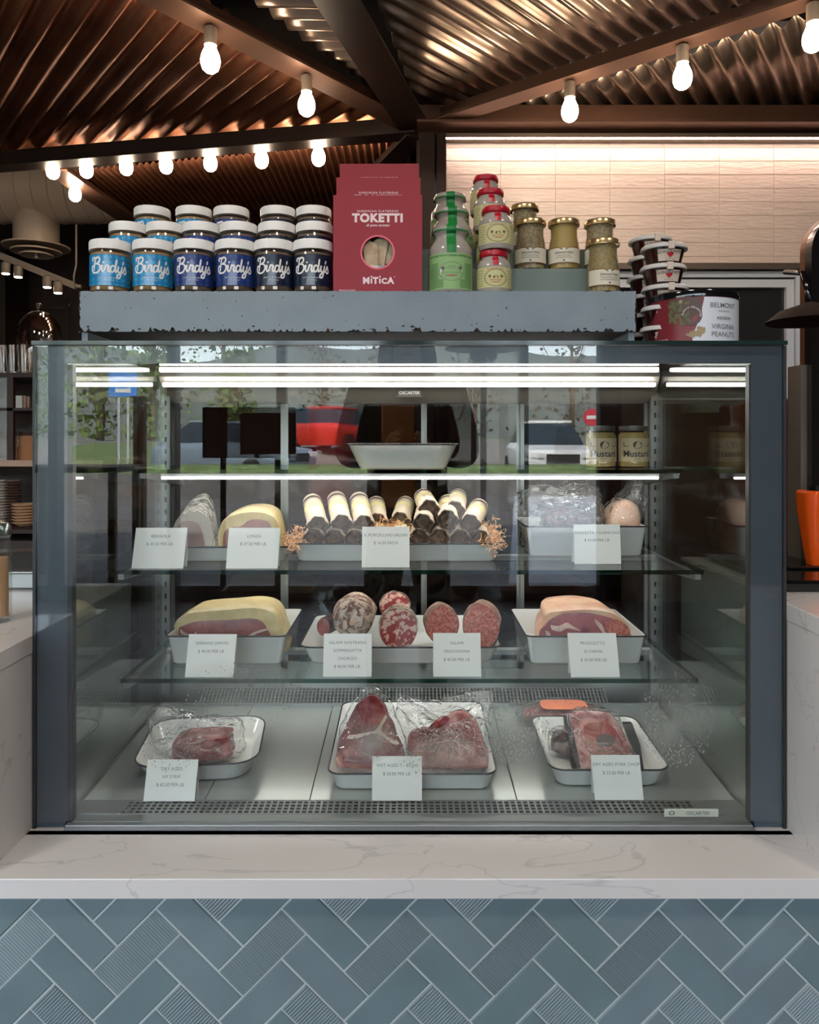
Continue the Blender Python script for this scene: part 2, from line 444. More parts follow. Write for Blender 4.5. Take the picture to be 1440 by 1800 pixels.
# signs outside
mat('sign_blue', srgb(40, 120, 200), rough=.5); mat('sign_red', srgb(196, 40, 60), rough=.5); mat('galv', srgb(170, 175, 180), rough=.4, metal=.5)
t = thing('road_sign', 'blue road sign on two posts beside the road, reflected at upper left', 'sign', (ax(216, 19), -16.2, .05))
bm = B(); bx(bm, -.36, .36, -.03, .0, az(697, 19)-.05, az(655, 19)-.05); link('sign_panel', bm, 'sign_blue', t)
bm = B(); bx(bm, -.2, .2, .0, .004, az(690, 19)-.05, az(683, 19)-.05); link('lettering_band', bm, 'white_print', t)
for s in (-.12, .12):
    bm = B(); bx(bm, s-.03, s+.03, -.08, -.03, 0, 2.6); link('post', bm, 'galv', t)
t = thing('stop_sign', 'round red road sign on a post, reflected right of the white suv', 'sign', (ax(1040, 18.3), -15.47, .05))
bm = B(); lathe(bm, [(.22, -.02), (.22, .02)], 8, c=(0, 0, az(735, 19)-.05), axis='Y'); link('sign_panel', bm, 'sign_red', t)
bm = B(); bx(bm, -.13, .13, .02, .024, az(738, 19)-.05, az(732, 19)-.05); link('white_bar', bm, 'white_print', t)
bm = B(); bx(bm, -.03, .03, -.08, -.02, 0, az(740, 19)-.05); link('post', bm, 'galv', t)
# patio furniture between storefront and lawn
mat('patio_metal', srgb(46, 50, 58), rough=.45); mat('patio_wood', srgb(96, 74, 58), rough=.8, var=.3)
t = thing('patio_heater', 'patio heater with a wide flat disc hood, reflected right of the photographer', 'heater', (ax(850, 8), -5.2, 0))
bm = B(); lathe(bm, [(.02, az(600, 8)), (.2, az(604, 8)), (.42, az(612, 8)), (.42, az(614, 8)), (.1, az(612, 8))], 32); link('hood', bm, 'patio_metal', t, smooth=True)
bm = B(); lathe(bm, [(.09, az(636, 8)), (.15, az(630, 8)), (.15, az(616, 8)), (.1, az(612, 8))], 24); link('burner', bm, 'patio_metal', t)
bm = B(); lathe(bm, [(.035, .1), (.035, az(636, 8))], 12); link('pole', bm, 'patio_metal', t)
bm = B(); lathe(bm, [(.25, 0), (.25, .06), (.05, .14)], 24); link('base', bm, 'patio_metal', t)
t = thing('picnic_table', 'long dark wooden patio table, reflected at the left end of the case', 'table', (ax(175, 7.2), -3.9, 0))
bm = B(); bx(bm, -.5, .5, -.35, .35, .98, 1.03, bev=.005); link('table_top', bm, 'patio_wood', t)
for sx in (-.44, .44):
    for sy in (-.28, .28):
        bm = B(); bx(bm, sx-.03, sx+.03, sy-.03, sy+.03, 0, .98); link('leg', bm, 'patio_wood', t)
for k, px in enumerate((246, 305)):
    t = thing('wooden_post', ['thick rough wooden post standing on the patio beside the table, reflected', 'slim dark wooden post standing on the patio right of the thick post'][k], 'post', (ax(px, 7.6), -4.8, 0))
    bm = B(); bx(bm, -.055, .055, -.055, .055, 0, az(700, 7.6), bev=.01); link('shaft', bm, 'patio_wood', t)
    bm = B(); bx(bm, -.07, .07, -.07, .07, az(700, 7.6), az(697, 7.6)); link('cap', bm, 'patio_wood', t)
mat('board_brown', srgb(120, 78, 64), rough=.55, var=.3, stretch=(12, 1, 1))
t = thing('menu_board', 'dark red-brown board on a stand inside the storefront, reflected upper left', 'board', (ax(438, 5.4), -2.6, 0))
bm = B(); bx(bm, -.32, .32, -.03, 0, az(803, 5.4), az(718, 5.4), bev=.004); link('panel', bm, 'board_brown', t)
bm = B()
bx(bm, -.34, .34, -.035, .004, az(805, 5.4), az(803, 5.4)); bx(bm, -.34, .34, -.035, .004, az(718, 5.4), az(716, 5.4)); bx(bm, -.34, -.32, -.035, .004, az(803, 5.4), az(718, 5.4)); bx(bm, .32, .34, -.035, .004, az(803, 5.4), az(718, 5.4)); link('frame', bm, 'mullion', t)
for s in (-.2, .2):
    bm = B(); bx(bm, s-.02, s+.02, -.05, -.035, 0, az(760, 5.4)); link('leg', bm, 'mullion', t)

# ---------------------------------------------------------------- counter front
LT, WT, G = .1515, .0600, .0034
YT = 1.262
def tile_uv(px, py):   # photo pixel to point on the tile plane, metres
    return ((px-VX)*YT/F, H-(py-VY)*YT/F)
O0 = tile_uv(207, 1751)
mat('tile_glaze', srgb(111, 130, 135), rough=.16, var=.14, vscale=9, coat=.3, bump=.08, bscale=14)
mat('tile_glaze_pale', srgb(116, 132, 138), rough=.2, var=.1, vscale=9, coat=.3, bump=.08, bscale=14)
mat('tile_rib', srgb(112, 128, 134), rough=.35, var=.08, coat=.2)
mat('grout', srgb(178, 186, 185), rough=.85)
bm = B()
XA, XB, ZB, ZT = -2.4, 2.4, 0.0, az(1581, 1.25)
bx(bm, XA, XB, YT-.0006, YT+.2, ZB, ZT+.005, 0)
s2 = math.sqrt(.5)
rt = random.Random(5)
def put_tile(u0, v0, lu, lv, ribbed, along_u, ox, oz):
    def W(u, v, d=0):
        return Vector((ox + (u-v)*s2, YT-d, oz + (u+v)*s2))
    a, b = u0+G/2, u0+lu-G/2; c, d_ = v0+G/2, v0+lv-G/2
    cc = W((a+b)/2, (c+d_)/2)
    if cc.x < XA or cc.x > XB or cc.z < ZB-.12 or cc.z > ZT+.12: return
    mi = 3 if ribbed else (1 if rt.random() < .7 else 2)
    e = .0022
    if not ribbed:
        outer = [W(a, c, -.004), W(b, c, -.004), W(b, d_, -.004), W(a, d_, -.004)]
        mid = [W(a, c, .0005), W(b, c, .0005), W(b, d_, .0005), W(a, d_, .0005)]
        inn = [W(a+e, c+e, .0028), W(b-e, c+e, .0028), W(b-e, d_-e, .0028), W(a+e, d_-e, .0028)]
        vr = [[tv.new(p) for p in r] for r in (outer, mid, inn)]
        for k in range(2):
            for i in range(4):
                f = tm.faces.new((vr[k][i], vr[k][(i+1) % 4], vr[k+1][(i+1) % 4], vr[k+1][i])); f.material_index = mi; f.smooth = False
        tm.faces.new(vr[2]).material_index = mi
    else:
        n = 30; L = (b-a) if along_u else (d_-c)
        rows = []
        for i in range(2*n+1):
            t = i/(2*n)*L; dd = .0029 if i % 2 else .0017
            if along_u: p, q = W(a+t, c, dd), W(a+t, d_, dd)
            else: p, q = W(a, c+t, dd), W(b, c+t, dd)
            rows.append((tv.new(p), tv.new(q)))
        for k in range(2*n):
            tm.faces.new((rows[k][0], rows[k+1][0], rows[k+1][1], rows[k][1])).material_index = mi
        for k in (0, 1):
            p = [W(a, c, -.004), W(b, c, -.004), W(b, d_, -.004), W(a, d_, -.004)]
        vs = [tv.new(q) for q in (W(a, c, -.004), W(b, c, -.004), W(b, d_, -.004), W(a, d_, -.004))]
        v2 = [tv.new(q) for q in (W(a, c, .0012), W(b, c, .0012), W(b, d_, .0012), W(a, d_, .0012))]
        for i in range(4): tm.faces.new((vs[i], vs[(i+1) % 4], v2[(i+1) % 4], v2[i])).material_index = mi
tm = B(); tv = tm.verts
for col in range(-12, 14):
    for k in range(-9, 5):
        ox = O0[0] + col*LT*math.sqrt(2); oz = O0[1] + k*WT*math.sqrt(2)
        put_tile(0, 0, LT, WT, k % 3 == 0 and col < 5, True, ox, oz)
        put_tile(LT, WT-LT, WT, LT, (k-1) % 3 == 0 and not (k == 1 and (col < 0 or col > 3)), False, ox, oz)
# trim tiles to the wall's rectangle
def clip(bmx, co, no):
    bmesh.ops.bisect_plane(bmx, geom=bmx.verts[:]+bmx.edges[:]+bmx.faces[:], plane_co=co, plane_no=no, clear_outer=True)
clip(tm, (0, 0, ZT), (0, 0, 1)); clip(tm, (0, 0, ZB), (0, 0, -1)); clip(tm, (XA, 0, 0), (-1, 0, 0)); clip(tm, (XB, 0, 0), (1, 0, 0))
bmesh.ops.recalc_face_normals(tm, faces=tm.faces)
tmp = bpy.data.meshes.new('tmp'); tm.to_mesh(tmp); tm.free(); bm.from_mesh(tmp); bpy.data.meshes.remove(tmp)
struct('wall_front', bm, ['grout', 'tile_glaze', 'tile_glaze_pale', 'tile_rib'], 'blue-grey glazed herringbone tile facing under the white stone sill', recalc=False)
MATS['quartz'].node_tree  # veins
m = MATS['quartz']; n_, l_ = m.node_tree.nodes, m.node_tree.links
tc = n_.new('ShaderNodeTexCoord'); wv = n_.new('ShaderNodeTexNoise'); wv.inputs['Scale'].default_value = 2.3; wv.inputs['Detail'].default_value = 5; wv.inputs['Distortion'].default_value = .7
mp = n_.new('ShaderNodeMapping'); mp.inputs['Scale'].default_value = (1, 2.2, 2.2); mp.inputs['Rotation'].default_value = (0, 0, .4)
l_.new(tc.outputs['Object'], mp.inputs[0]); l_.new(mp.outputs[0], wv.inputs['Vector'])
m1 = n_.new('ShaderNodeMath'); m1.operation = 'SUBTRACT'; m1.inputs[1].default_value = .5; l_.new(wv.outputs[0], m1.inputs[0])
m2 = n_.new('ShaderNodeMath'); m2.operation = 'ABSOLUTE'; l_.new(m1.outputs[0], m2.inputs[0])
rp = n_.new('ShaderNodeValToRGB'); rp.color_ramp.elements[0].position = 0; rp.color_ramp.elements[1].position = .008
rp.color_ramp.elements[0].color = (*srgb(196, 191, 190), 1); rp.color_ramp.elements[1].color = (*srgb(216, 211, 208), 1)
l_.new(m2.outputs[0], rp.inputs[0]); l_.new(rp.outputs[0], n_['Principled BSDF'].inputs['Base Color'])

ZS = .540     # top of the low sill
bm = B(); bx(bm, XA, XB, 1.241, 1.395, ZS-.034, ZS, bev=.0015); bx(bm, -.735, .735, 1.38, 2.06, ZS-.034, ZS)
tag(link('stone_sill', bm, 'quartz'), 'pale veined stone sill running across the front below the display case', 'sill')
bm = B()
bx(bm, XA, -.741, 1.242, 1.90, ZS, .873); bx(bm, -.741, -.716, 1.242, 1.90, ZS, .873)
bx(bm, XA, -.714, 1.238, 1.90, .873, .907, bev=.0015)
tag(link('stone_counter', bm, 'quartz'), 'white stone counter left of the display case with a waterfall side', 'counter')
bm = B()
bx(bm, .7351, XB, 1.242, 1.95, ZS, .935); bx(bm, .716, .735, 1.242, 1.95, ZS, .935)
bx(bm, .714, XB, 1.238, 1.95, .935, .967, bev=.0015)
tag(link('stone_counter', bm, 'quartz'), 'white stone counter right of the display case, under the black machine', 'counter')

# ---------------------------------------------------------------- right back wall, column, window
mat('wall_tile', srgb(226, 206, 196), rough=.28, bump=.35, bscale=7, stretch=(3, 1, 14))
mat('tile_joint', srgb(222, 200, 190), rough=.9)
mat('bronze', srgb(112, 80, 64), rough=.42, metal=.55, var=.2, vscale=3)
mat('bronze_dark', srgb(52, 36, 30), rough=.45, metal=.5, var=.2, vscale=3)
mat('bronze_grey', srgb(112, 98, 88), rough=.45, metal=.4)
YW = 3.05
zt, zb = az(236, YW), az(465, YW)
bm = B(); bx(bm, .03, 5, YW+.003, YW+.12, 0, 3.3, 2); bx(bm, ax(784, YW), 3.3, YW, YW+.003, az(465, YW), 3.0, 0)
th, tw = 23.9*YW/F, 96*YW/F
z = zt
while z > zb+.01:
    z2 = max(z-th, zb); x = ax(784, YW)
    while x < 3.2:
        x2 = x+tw
        v = [(x+.0003, YW, z2+.0005), (x2-.0003, YW, z2+.0005), (x2-.0003, YW, z-.0005), (x+.0003, YW, z-.0005)]
        e = .0015
        iv = [(v[0][0]+e, YW-.002-rt.uniform(0, .0007), v[0][2]+e), (v[1][0]-e, YW-.002-rt.uniform(0, .0007), v[1][2]+e), (v[2][0]-e, YW-.002, v[2][2]-e), (v[3][0]+e, YW-.002, v[3][2]-e)]
        a_ = [bm.verts.new(p) for p in v]; b_ = [bm.verts.new(p) for p in iv]
        for i in range(4): bm.faces.new((a_[i], a_[(i+1) % 4], b_[(i+1) % 4], b_[i])).material_index = 1
        bm.faces.new(b_).material_index = 1
        x = x2
    z = z2
struct('wall_right_back', bm, ['tile_joint', 'wall_tile', 'dark_wall'], 'pink-lit wall of handmade white tiles above the window on the right')
bm = B(); bx(bm, ax(783, 3), 3.2, 2.98, YW-.005, az(476, 3), az(464, 3), 0); bx(bm, ax(783, 3), 3.2, 2.96, 2.98, az(476, 3), az(472, 3)); struct('trim_1', bm, 'bronze_grey')
# pass-through window with aluminium frame
mat('frame_white', srgb(228, 232, 242), rough=.4)
x0, x1 = ax(1085, 3.0), ax(1412, 3.0)
bm = B(); Yf = 3.0
def pxbox(bm, a, b, c, d, y0, y1, mi=0, **k): bx(bm, ax(a, y0), ax(b, y0), y0, y1, az(d, y0), az(c, y0), mi, **k)
pxbox(bm, 900, 1412, 477, 487, 2.99, 3.04); pxbox(bm, 1400, 1412, 487, 705, 2.99, 3.04)
wn = struct('window_2', bm, 'frame_white')
bm = B(); pxbox(bm, 900, 1396, 491, 505, 3.0, 3.035); pxbox(bm, 1383, 1396, 505, 705, 3.0, 3.035); pxbox(bm, 900, 1396, 700, 705, 3.0, 3.035); link('sash', bm, 'frame_white', wn)
bm = B(); pxbox(bm, 900, 1402, 487, 491, 3.01, 3.04); pxbox(bm, 1396, 1400, 487, 705, 3.01, 3.04); link('dark_gap', bm, 'black', wn)  # black strips painted in for the shaded gap around the sash
bm = B(); pxbox(bm, 900, 1384, 505, 700, 3.02, 3.026); link('pane', bm, mat('window_dark', (.03, .032, .035), rough=.05), wn)
# bronze column under the beam node
bm = B(); pxbox(bm, 737, 764, 232, 860, 2.93, 3.0); pxbox(bm, 768, 784, 234, 860, 2.94, 3.0); pxbox(bm, 764, 768, 232, 860, 2.97, 3.0, 1)
bx(bm, .03, .145, 2.94, 3.0, 0, 1.0)
struct('column', bm, ['bronze_dark', 'black'], 'dark bronze steel column below the point where the roof beams meet')
# wall-washing light strip
emitmat('wall_led', (1, .76, .64), 40)
t = thing('light_strip', 'glowing strip light along the top of the white tiled wall', 'light', (0, 0, 0))
bm = B(); pxbox(bm, 784, 1900, 240, 242, 2.985, 3.0); link('tube', bm, 'wall_led', t)
bm = B(); pxbox(bm, 784, 1900, 234, 240, 2.975, 3.04); link('housing', bm, 'bronze_grey', t)
# lower kitchen wall behind the window: dark timber back counter with orange and copper things
mat('dark_timber', srgb(66, 34, 24), rough=.4, var=.4, vscale=3, stretch=(1, 1, 8))
bm = B(); bx(bm, .15, 3.2, 2.75, 3.03, 0, az(706, 2.9)); tag(link('timber_cabinet', bm, 'dark_timber'), 'dark red-brown timber cabinet under the window on the right', 'cabinet')

# ---------------------------------------------------------------- corrugated canopy and beams
def metal_sheet(name, col, rough):
    m = mat(name, col, rough=rough, metal=.85, var=.45, vscale=3.5, bump=.05, bscale=8)
    return m
metal_sheet('corrugated_brown', srgb(168, 110, 82), .40)
metal_sheet('corrugated_grey', srgb(172, 150, 134), .30)  # same sheet metal as above, its different lighting put into a paler colour
ZC = 2.612
def onplane(px, py, z=ZC):
    Y = (z-H)*F/(VY-py); return Vector(((px-VX)*Y/F, Y, z))
def corrugated(name, corners, dirpx, pitch, amp, m, label, z=ZC, tilt=None):
    P = [onplane(px, py, z) for px, py in corners]
    a, b = onplane(*dirpx[0], z), onplane(*dirpx[1], z)
    d = (b-a).normalized(); s = Vector((-d.y, d.x, 0))
    ss = [p.dot(s) for p in P]; s0, s1 = min(ss), max(ss)
    n = int((s1-s0)/(pitch/10)); bm = B(); prev = None
    for i in range(1, n):
        v = s0 + (s1-s0)*i/n; ts = []
        for j in range(len(P)):
            p, q = P[j], P[(j+1) % len(P)]; sp, sq = p.dot(s)-v, q.dot(s)-v
            if sp*sq < 0:
                k = sp/(sp-sq); ts.append((p+(q-p)*k).dot(d))
        if len(ts) < 2: prev = None; continue
        t0, t1 = min(ts), max(ts)
        ph = 2*PI*v/pitch
        zz = z + amp*math.sin(ph) ; off = .18*pitch*math.sin(2*ph)
        row = [bm.verts.new(d*t + s*(v+off*0) + Vector((0, 0, zz))) for t in (t0, t0+(t1-t0)*.33, t0+(t1-t0)*.66, t1)]
        if prev:
            for k in range(3):
                f = bm.faces.new((prev[k], row[k], row[k+1], prev[k+1])); f.smooth = True
        prev = row
    o = link(name, bm, m); tag(o, label, 'roof panel'); 
    mo = o.modifiers.new('s', 'SOLIDIFY'); mo.thickness = .0015; mo.offset = 1
    return o
corrugated('corrugated_panel', [(-260, -60), (262, -60), (716, 222), (-260, 300)], [(25, 275), (230, 5)], .078, .016, 'corrugated_brown',
           'large dark brown corrugated roof panel at the upper left, above the row of bulbs')
corrugated('corrugated_panel', [(330, -90), (560, -90), (718, 205)], [(360, 25), (560, 30)], .062, .016, 'corrugated_grey',
           'narrow corrugated roof panel between the two beams left of the centre')
corrugated('corrugated_panel', [(615, -130), (1620, -130), (1440, -35), (742, 205)], [(720, 75), (890, 165)], .062, .016, 'corrugated_grey',
           'broad corrugated roof panel at the top, right of the centre beam', z=ZC+.03)
corrugated('corrugated_panel', [(790, 214), (1450, 20), (1900, -60), (1900, 219)], [(1242, 95), (1305, 215)], .07, .015, 'corrugated_grey',
           'corrugated roof panel over the white tiled wall on the right', z=ZC)
corrugated('corrugated_panel', [(108, 302), (720, 243), (722, 392), (240, 392)], [(150, 310), (232, 378)], .034, .0075, 'corrugated_brown',
           'far fine-looking corrugated roof panel behind the bulbs and the blue jars')
def beam(name, a, b, w_, h_, label, ztop=2.58, m='bronze', flange=True):
    a, b = Vector(a), Vector(b); d = (b-a); d.z = 0; d.normalize(); s = Vector((-d.y, d.x, 0))*w_/2
    t = thing(name, label, 'beam', (0, 0, 0))
    bm = B()
    def bar(hw, z0, z1):
        k = hw/(w_/2); o_ = s*k
        loft(bm, [[(p+o_).xy.to_3d()+Vector((0, 0, z0)), (p-o_).xy.to_3d()+Vector((0, 0, z0)), (p-o_).xy.to_3d()+Vector((0, 0, z1)), (p+o_).xy.to_3d()+Vector((0, 0, z1))] for p in (a, b)])
    bar(w_*.2, ztop-h_+.008, ztop); link('web', bm, m, t)
    bm = B(); bar(w_/2, ztop-h_, ztop-h_+.008); link('flange', bm, m, t)
    return t
N0 = onplane(733, 226, 2.545)
beam('roof_beam', N0, onplane(200, -46, 2.545), .10, .055, 'bronze roof beam running to the upper left with two bulbs', ztop=2.59)
beam('roof_beam', N0, onplane(560, -60, 2.545), .13, .06, 'wide dark roof beam running up left of the centre', ztop=2.59, m='bronze_dark')
beam('roof_beam', N0, onplane(1560, -44, 2.545), .08, .055, 'bronze roof beam running to the upper right with three bulbs', ztop=2.59)
ND = onplane(-260, 312, 2.53)
beam('roof_beam', N0, ND, .085, .075, 'dark long roof beam at the left above the row of seven bulbs', ztop=2.59, m='bronze_dark')
bm = B(); bx(bm, .03, 3.2, 2.93, 3.04, 2.53, 2.60)
t = thing('roof_beam', 'level bronze roof beam along the top of the white tiled wall', 'beam'); link('web', bm, 'bronze', t)
bm = B(); bx(bm, .03, 3.2, 2.90, 3.02, 2.52, 2.53); link('flange', bm, 'bronze', t)
beam('roof_beam', N0, onplane(630, 330, 2.545), .09, .06, 'short dark roof brace going down and left behind the top red box', ztop=2.57, m='bronze_dark')
beam('roof_beam', onplane(96, 297, 2.56), onplane(250, 402, 2.56), .12, .05, 'brown edge beam of the far roof panel beside the round duct', ztop=2.60)

# bulbs
mat('socket', srgb(170, 150, 130), rough=.5)
def make_bulb(label, loc, group=None):
    t = thing('light_bulb', label, 'light bulb', loc, 0, group)
    bm = B(); lathe(bm, [(.016, .065), (.02, .03), (.016, .028), (.0165, .065)], 20); 
    bm.free(); bm = B(); lathe(bm, [(.019, .042), (.019, .095), (.012, .10)], 20); link('socket', bm, 'socket', t, smooth=True, angle=40)
    bm = B(); lathe(bm, [(.004, -.042), (.014, -.039), (.024, -.030), (.029, -.015), (.030, -.003), (.027, .012), (.020, .028), (.015, .042)], 24); link('bulb', bm, 'bulb_light', t, smooth=True)
    return t
def along(a, b, px):     # point of line a-b seen at pixel column px
    r = (px-VX)/F; t = (a.x - r*a.y)/(r*(b.y-a.y) - (b.x-a.x)); return a + (b-a)*t
LA, LC = onplane(200, -46, 2.545), onplane(1560, -44, 2.545)
spots = []
for px, lab in ((370, 'bare glowing bulb on the upper left beam, the one nearer the top edge'), (539, 'bare glowing bulb on the upper left beam, the lower one nearer the centre')):
    p = along(N0, LA, px); spots.append((p, lab, 'bulbs under the left beam'))
for px, lab in ((1002, 'bare glowing bulb on the upper right beam, the lowest of its three'), (1200, 'bare glowing bulb on the upper right beam, the middle of its three'), (1430, 'bare glowing bulb on the upper right beam, at the photo\'s right edge')):
    p = along(N0, LC, px); spots.append((p, lab, 'bulbs under the right beam'))
b0 = None
for p, lab, g in spots:
    loc = (p.x, p.y, 2.435)
    if b0 is None: b0 = make_bulb(lab, loc, g)
    else: dup(b0, loc, lab, g)
words_ = ['first', 'second', 'third', 'fourth', 'fifth', 'sixth', 'seventh']
for i, (px, py) in enumerate(((93, 299), (152, 297), (222, 292), (292, 289), (370, 285), (460, 279), (560, 275))):
    p = along(N0, ND, px); Y = p.y + .085; q = at(px, py, Y)
    dup(b0, q, '%s bare glowing bulb from the left in the row under the long left beam' % words_[i], 'row of bulbs under the long beam')
q = at(132, 340, 3.75); dup(b0, q, 'bare glowing bulb hanging below the row, in front of the round duct', 'row of bulbs under the long beam')

# unseen fill lamps added over the customer side to brighten sill and counters
emitmat('fill_glow', (1, .88, .76), 46)
for i, x in enumerate((-1.5, 0, 1.5)):
    t = thing('fill_lamp', 'round flat fill lamp added out of view above the customer side, %s of three' % ('leftmost', 'middle', 'rightmost')[i], 'lamp', (x, .1, 3.3), 0, 'added fill lamps over the customers')
    bm = B(); lathe(bm, [(.2, -.07), (.21, -.06), (.21, -.0005)], 32); link('housing', bm, 'mullion', t, smooth=True, angle=40)
    bm = B(); lathe(bm, [(.002, -.074), (.18, -.074), (.19, -.071)], 32); link('diffuser', bm, 'fill_glow', t)

# ================================================================ LEFT KITCHEN BACKGROUND
mat('duct', srgb(196, 176, 156), rough=.5, metal=.1, bump=.05, bscale=10)
YD = 4.7
t = thing('air_duct', 'large round tan spiral air duct with a round ceiling diffuser at the far left', 'duct', (0, 0, 0))
bm = B(); prof = []
za = az(335, YD); x = -3.9
k = 0
while x < -1.75:
    prof += [(.205, x), (.205, x+.085), (.211, x+.09), (.205, x+.095)]; x += .1
lathe(bm, prof, 40, c=(0, YD, za), axis='X'); link('pipe', bm, 'duct', t, smooth=True, angle=30)
bm = B(); cx = ax(64, YD); zc = az(388, YD)
lathe(bm, [(.135, az(430, YD)), (.135, zc+.1)], 32, c=(cx, YD, 0)); link('collar', bm, 'duct', t, smooth=True, angle=30)
bm = B()
for r_, z0, z1 in ((.2, az(436, YD), az(430, YD)), (.15, az(444, YD), az(438, YD)), (.1, az(450, YD), az(444, YD))):
    lathe(bm, [(r_*.72, z1), (r_, z0+.01), (r_, z0), (r_*.66, z1-.006)], 32, c=(cx, YD, 0))
lathe(bm, [(.012, az(454, YD)), (.012, az(430, YD))], 8, c=(cx, YD, 0))
link('diffuser', bm, 'duct', t, smooth=True, angle=30)
YT2 = 4.2
t = thing('track_light', 'ceiling track with four small spotlights at the left below the round duct', 'lamp', (0, 0, 0))
mat('track_grey', srgb(120, 108, 98), rough=.5)
bm = B(); a = at(-60, 425, YT2); b = at(133, 503, YT2); loft(bm, [[p+Vector(q) for q in ((0, -.02, -.02), (0, .02, -.02), (0, .02, .02), (0, -.02, .02))] for p in (a, b)]); link('rail', bm, 'track_grey', t)
bm = B(); tube(bm, [at(134, 395, YT2), at(134, 465, YT2), at(130, 485, YT2), at(130, 500, YT2)], .006, 6); tube(bm, [at(126, 503, YT2), at(143, 504, YT2)], .012, 6); link('hanger_rod', bm, 'track_grey', t)
emitmat('spot_glow', (1, .78, .55), 14)
for px, py in ((10, 472), (32, 478), (83, 496), (102, 506)):
    p = at(px, py, YT2-.03); bm = B(); lathe(bm, [(.024, -.028), (.024, .03), (.01, .04)], 16, c=p); s_ = link('spotlight', bm, 'track_grey', t, smooth=True, angle=40)
    bm = B(); lathe(bm, [(.002, -.036), (.019, -.033), (.021, -.027)], 16, c=p); link('lens', bm, 'spot_glow', s_, smooth=True)
# tall dark cupboards and posts on the far wall
mat('dark_panel', srgb(58, 42, 34), rough=.6, var=.2, vscale=1)
t = thing('tall_cupboard', 'tall dark brown cupboard at the far left end of the kitchen', 'cupboard', (0, 0, 0))
bm = B(); bx(bm, ax(-200, 6.4), ax(12, 6.4), 6.4, 6.75, 0, 3.0); link('body', bm, 'dark_panel', t)
bm = B(); bx(bm, ax(-90, 6.38), ax(10, 6.38), 6.37, 6.4, .1, 2.9, bev=.005); link('door', bm, 'dark_panel', t)
mat('dark_blue_grey', srgb(52, 44, 42), rough=.6)
t = thing('coat_stand', 'dark slender stand with a hooked top in the dim kitchen at left', 'stand', (0, 0, 0))
bm = B(); p = at(118, 560, 5); tube(bm, [(p.x, 5, 0), (p.x, 5, p.z+.12)], .018, 8); link('pole', bm, 'dark_blue_grey', t)
bm = B(); tube(bm, [(p.x-.18, 5, p.z+.07), (p.x, 5, p.z+.07), (p.x+.03, 5, p.z+.11)], .014, 6); link('arm', bm, 'dark_blue_grey', t)
bm = B(); lathe(bm, [(.2, 0), (.2, .03), (.03, .05)], 20, c=(p.x, 5, 0)); link('base', bm, 'dark_blue_grey', t)
# dark back counter seen through the case
bm = B(); bx(bm, -1.2, .0, 3.45, 4.0, 0, .95); tag(link('back_counter', bm, 'dark_panel'), 'dark kitchen counter behind the display case, seen through its rear doors', 'counter')
# shelving unit at far left
YS = 3.0
mat('walnut', srgb(52, 26, 17), rough=.6, var=.35, vscale=4, stretch=(1, 1, 6))
mat('tan_edge', srgb(176, 140, 118), rough=.5)
t = thing('shelving_unit', 'dark walnut shelving unit at the left edge holding glasses and plates', 'shelving', (0, 0, 0))
xa, xb = -2.3, ax(72, YS)
def shelf(pyt, pyb, m_, nm): 
    bm = B(); bx(bm, xa, xb+.25, YS, YS+.38, az(pyb, YS), az(pyt, YS)); bmx = link(nm, bm, m_, t); return bmx
shelf(655, 663, 'walnut', 'top_board'); shelf(717, 722, 'walnut', 'shelf'); shelf(809, 820, 'tan_edge', 'shelf'); shelf(931, 938, 'walnut', 'shelf')
for a_, b_ in ((12, 23), (-120, -112)):
    bm = B(); bx(bm, ax(a_, YS), ax(b_, YS), YS+.0, YS+.02, az(809, YS), az(663, YS)); link('stile', bm, 'walnut', t)
bm = B(); bx(bm, xa, xb+.25, YS+.38, YS+.40, .0, az(657, YS)); link('back_panel', bm, 'dark_panel', t)
bm = B(); bx(bm, xa, ax(12, YS), YS+.008, YS+.014, az(809, YS), az(663, YS)); link('glass_door', bm, 'clear_glass', t)
bm = B(); bx(bm, xa, xb+.2, YS+.02, YS+.36, 0, .86); link('base_cabinet', bm, 'dark_panel', t)
zt1 = az(655, YS)+.001
# drinking glasses on top
def glass_tumbler(loc, label, r=.036, h=.115, g='glasses on the shelving unit'):
    t = thing('drinking_glass', label, 'glass', loc, 0, g)
    bm = B(); lathe(bm, [(r*.8, 0), (r, h), (r*.93, h), (r*.74, .008)], 20); link('bowl', bm, 'cloche_glass2', t, smooth=True, angle=50)
    bm = B(); lathe(bm, [(r*.79, .001), (r*.79, .006)], 20); link('thick_base', bm, 'clear_glass', t)
    return t
g0 = glass_tumbler((ax(6, 3.05), 3.06, zt1), 'clear tumbler on the shelving top, at the photo\'s left edge')
dup(g0, (ax(26, 3.05), 3.05, zt1), 'clear tumbler on the shelving top, second from the left')
dup(g0, (ax(46, 3.05), 3.05, zt1), 'clear tumbler on the shelving top, nearest the case, in front of the glass dome')
dup(g0, (ax(-12, 3.05), 3.08, zt1), 'clear tumbler on the shelving top cut off by the photo edge')
t = thing('glass_cloche', 'tall clear glass dome with a round knob, on the shelving unit at the left', 'cloche', (ax(65, 3.2), 3.22, zt1))
h0 = az(560, 3.2)-zt1; r0 = 40*3.2/F
bm = B(); pr = [(r0, 0), (r0, h0*.62)] + [(r0*math.cos(a), h0*.62+(az(545, 3.2)-zt1-h0*.62)*math.sin(a)) for a in [PI/2*k/8 for k in range(1, 8)]] + [(.006, az(545, 3.2)-zt1)]
pi_ = [(max(r-.004, .003), z-.004 if i else 0) for i, (r, z) in enumerate(pr)]
lathe(bm, pr + pi_[::-1], 40, capb=False, capt=False); link('dome', bm, 'cloche_glass', t, smooth=True)
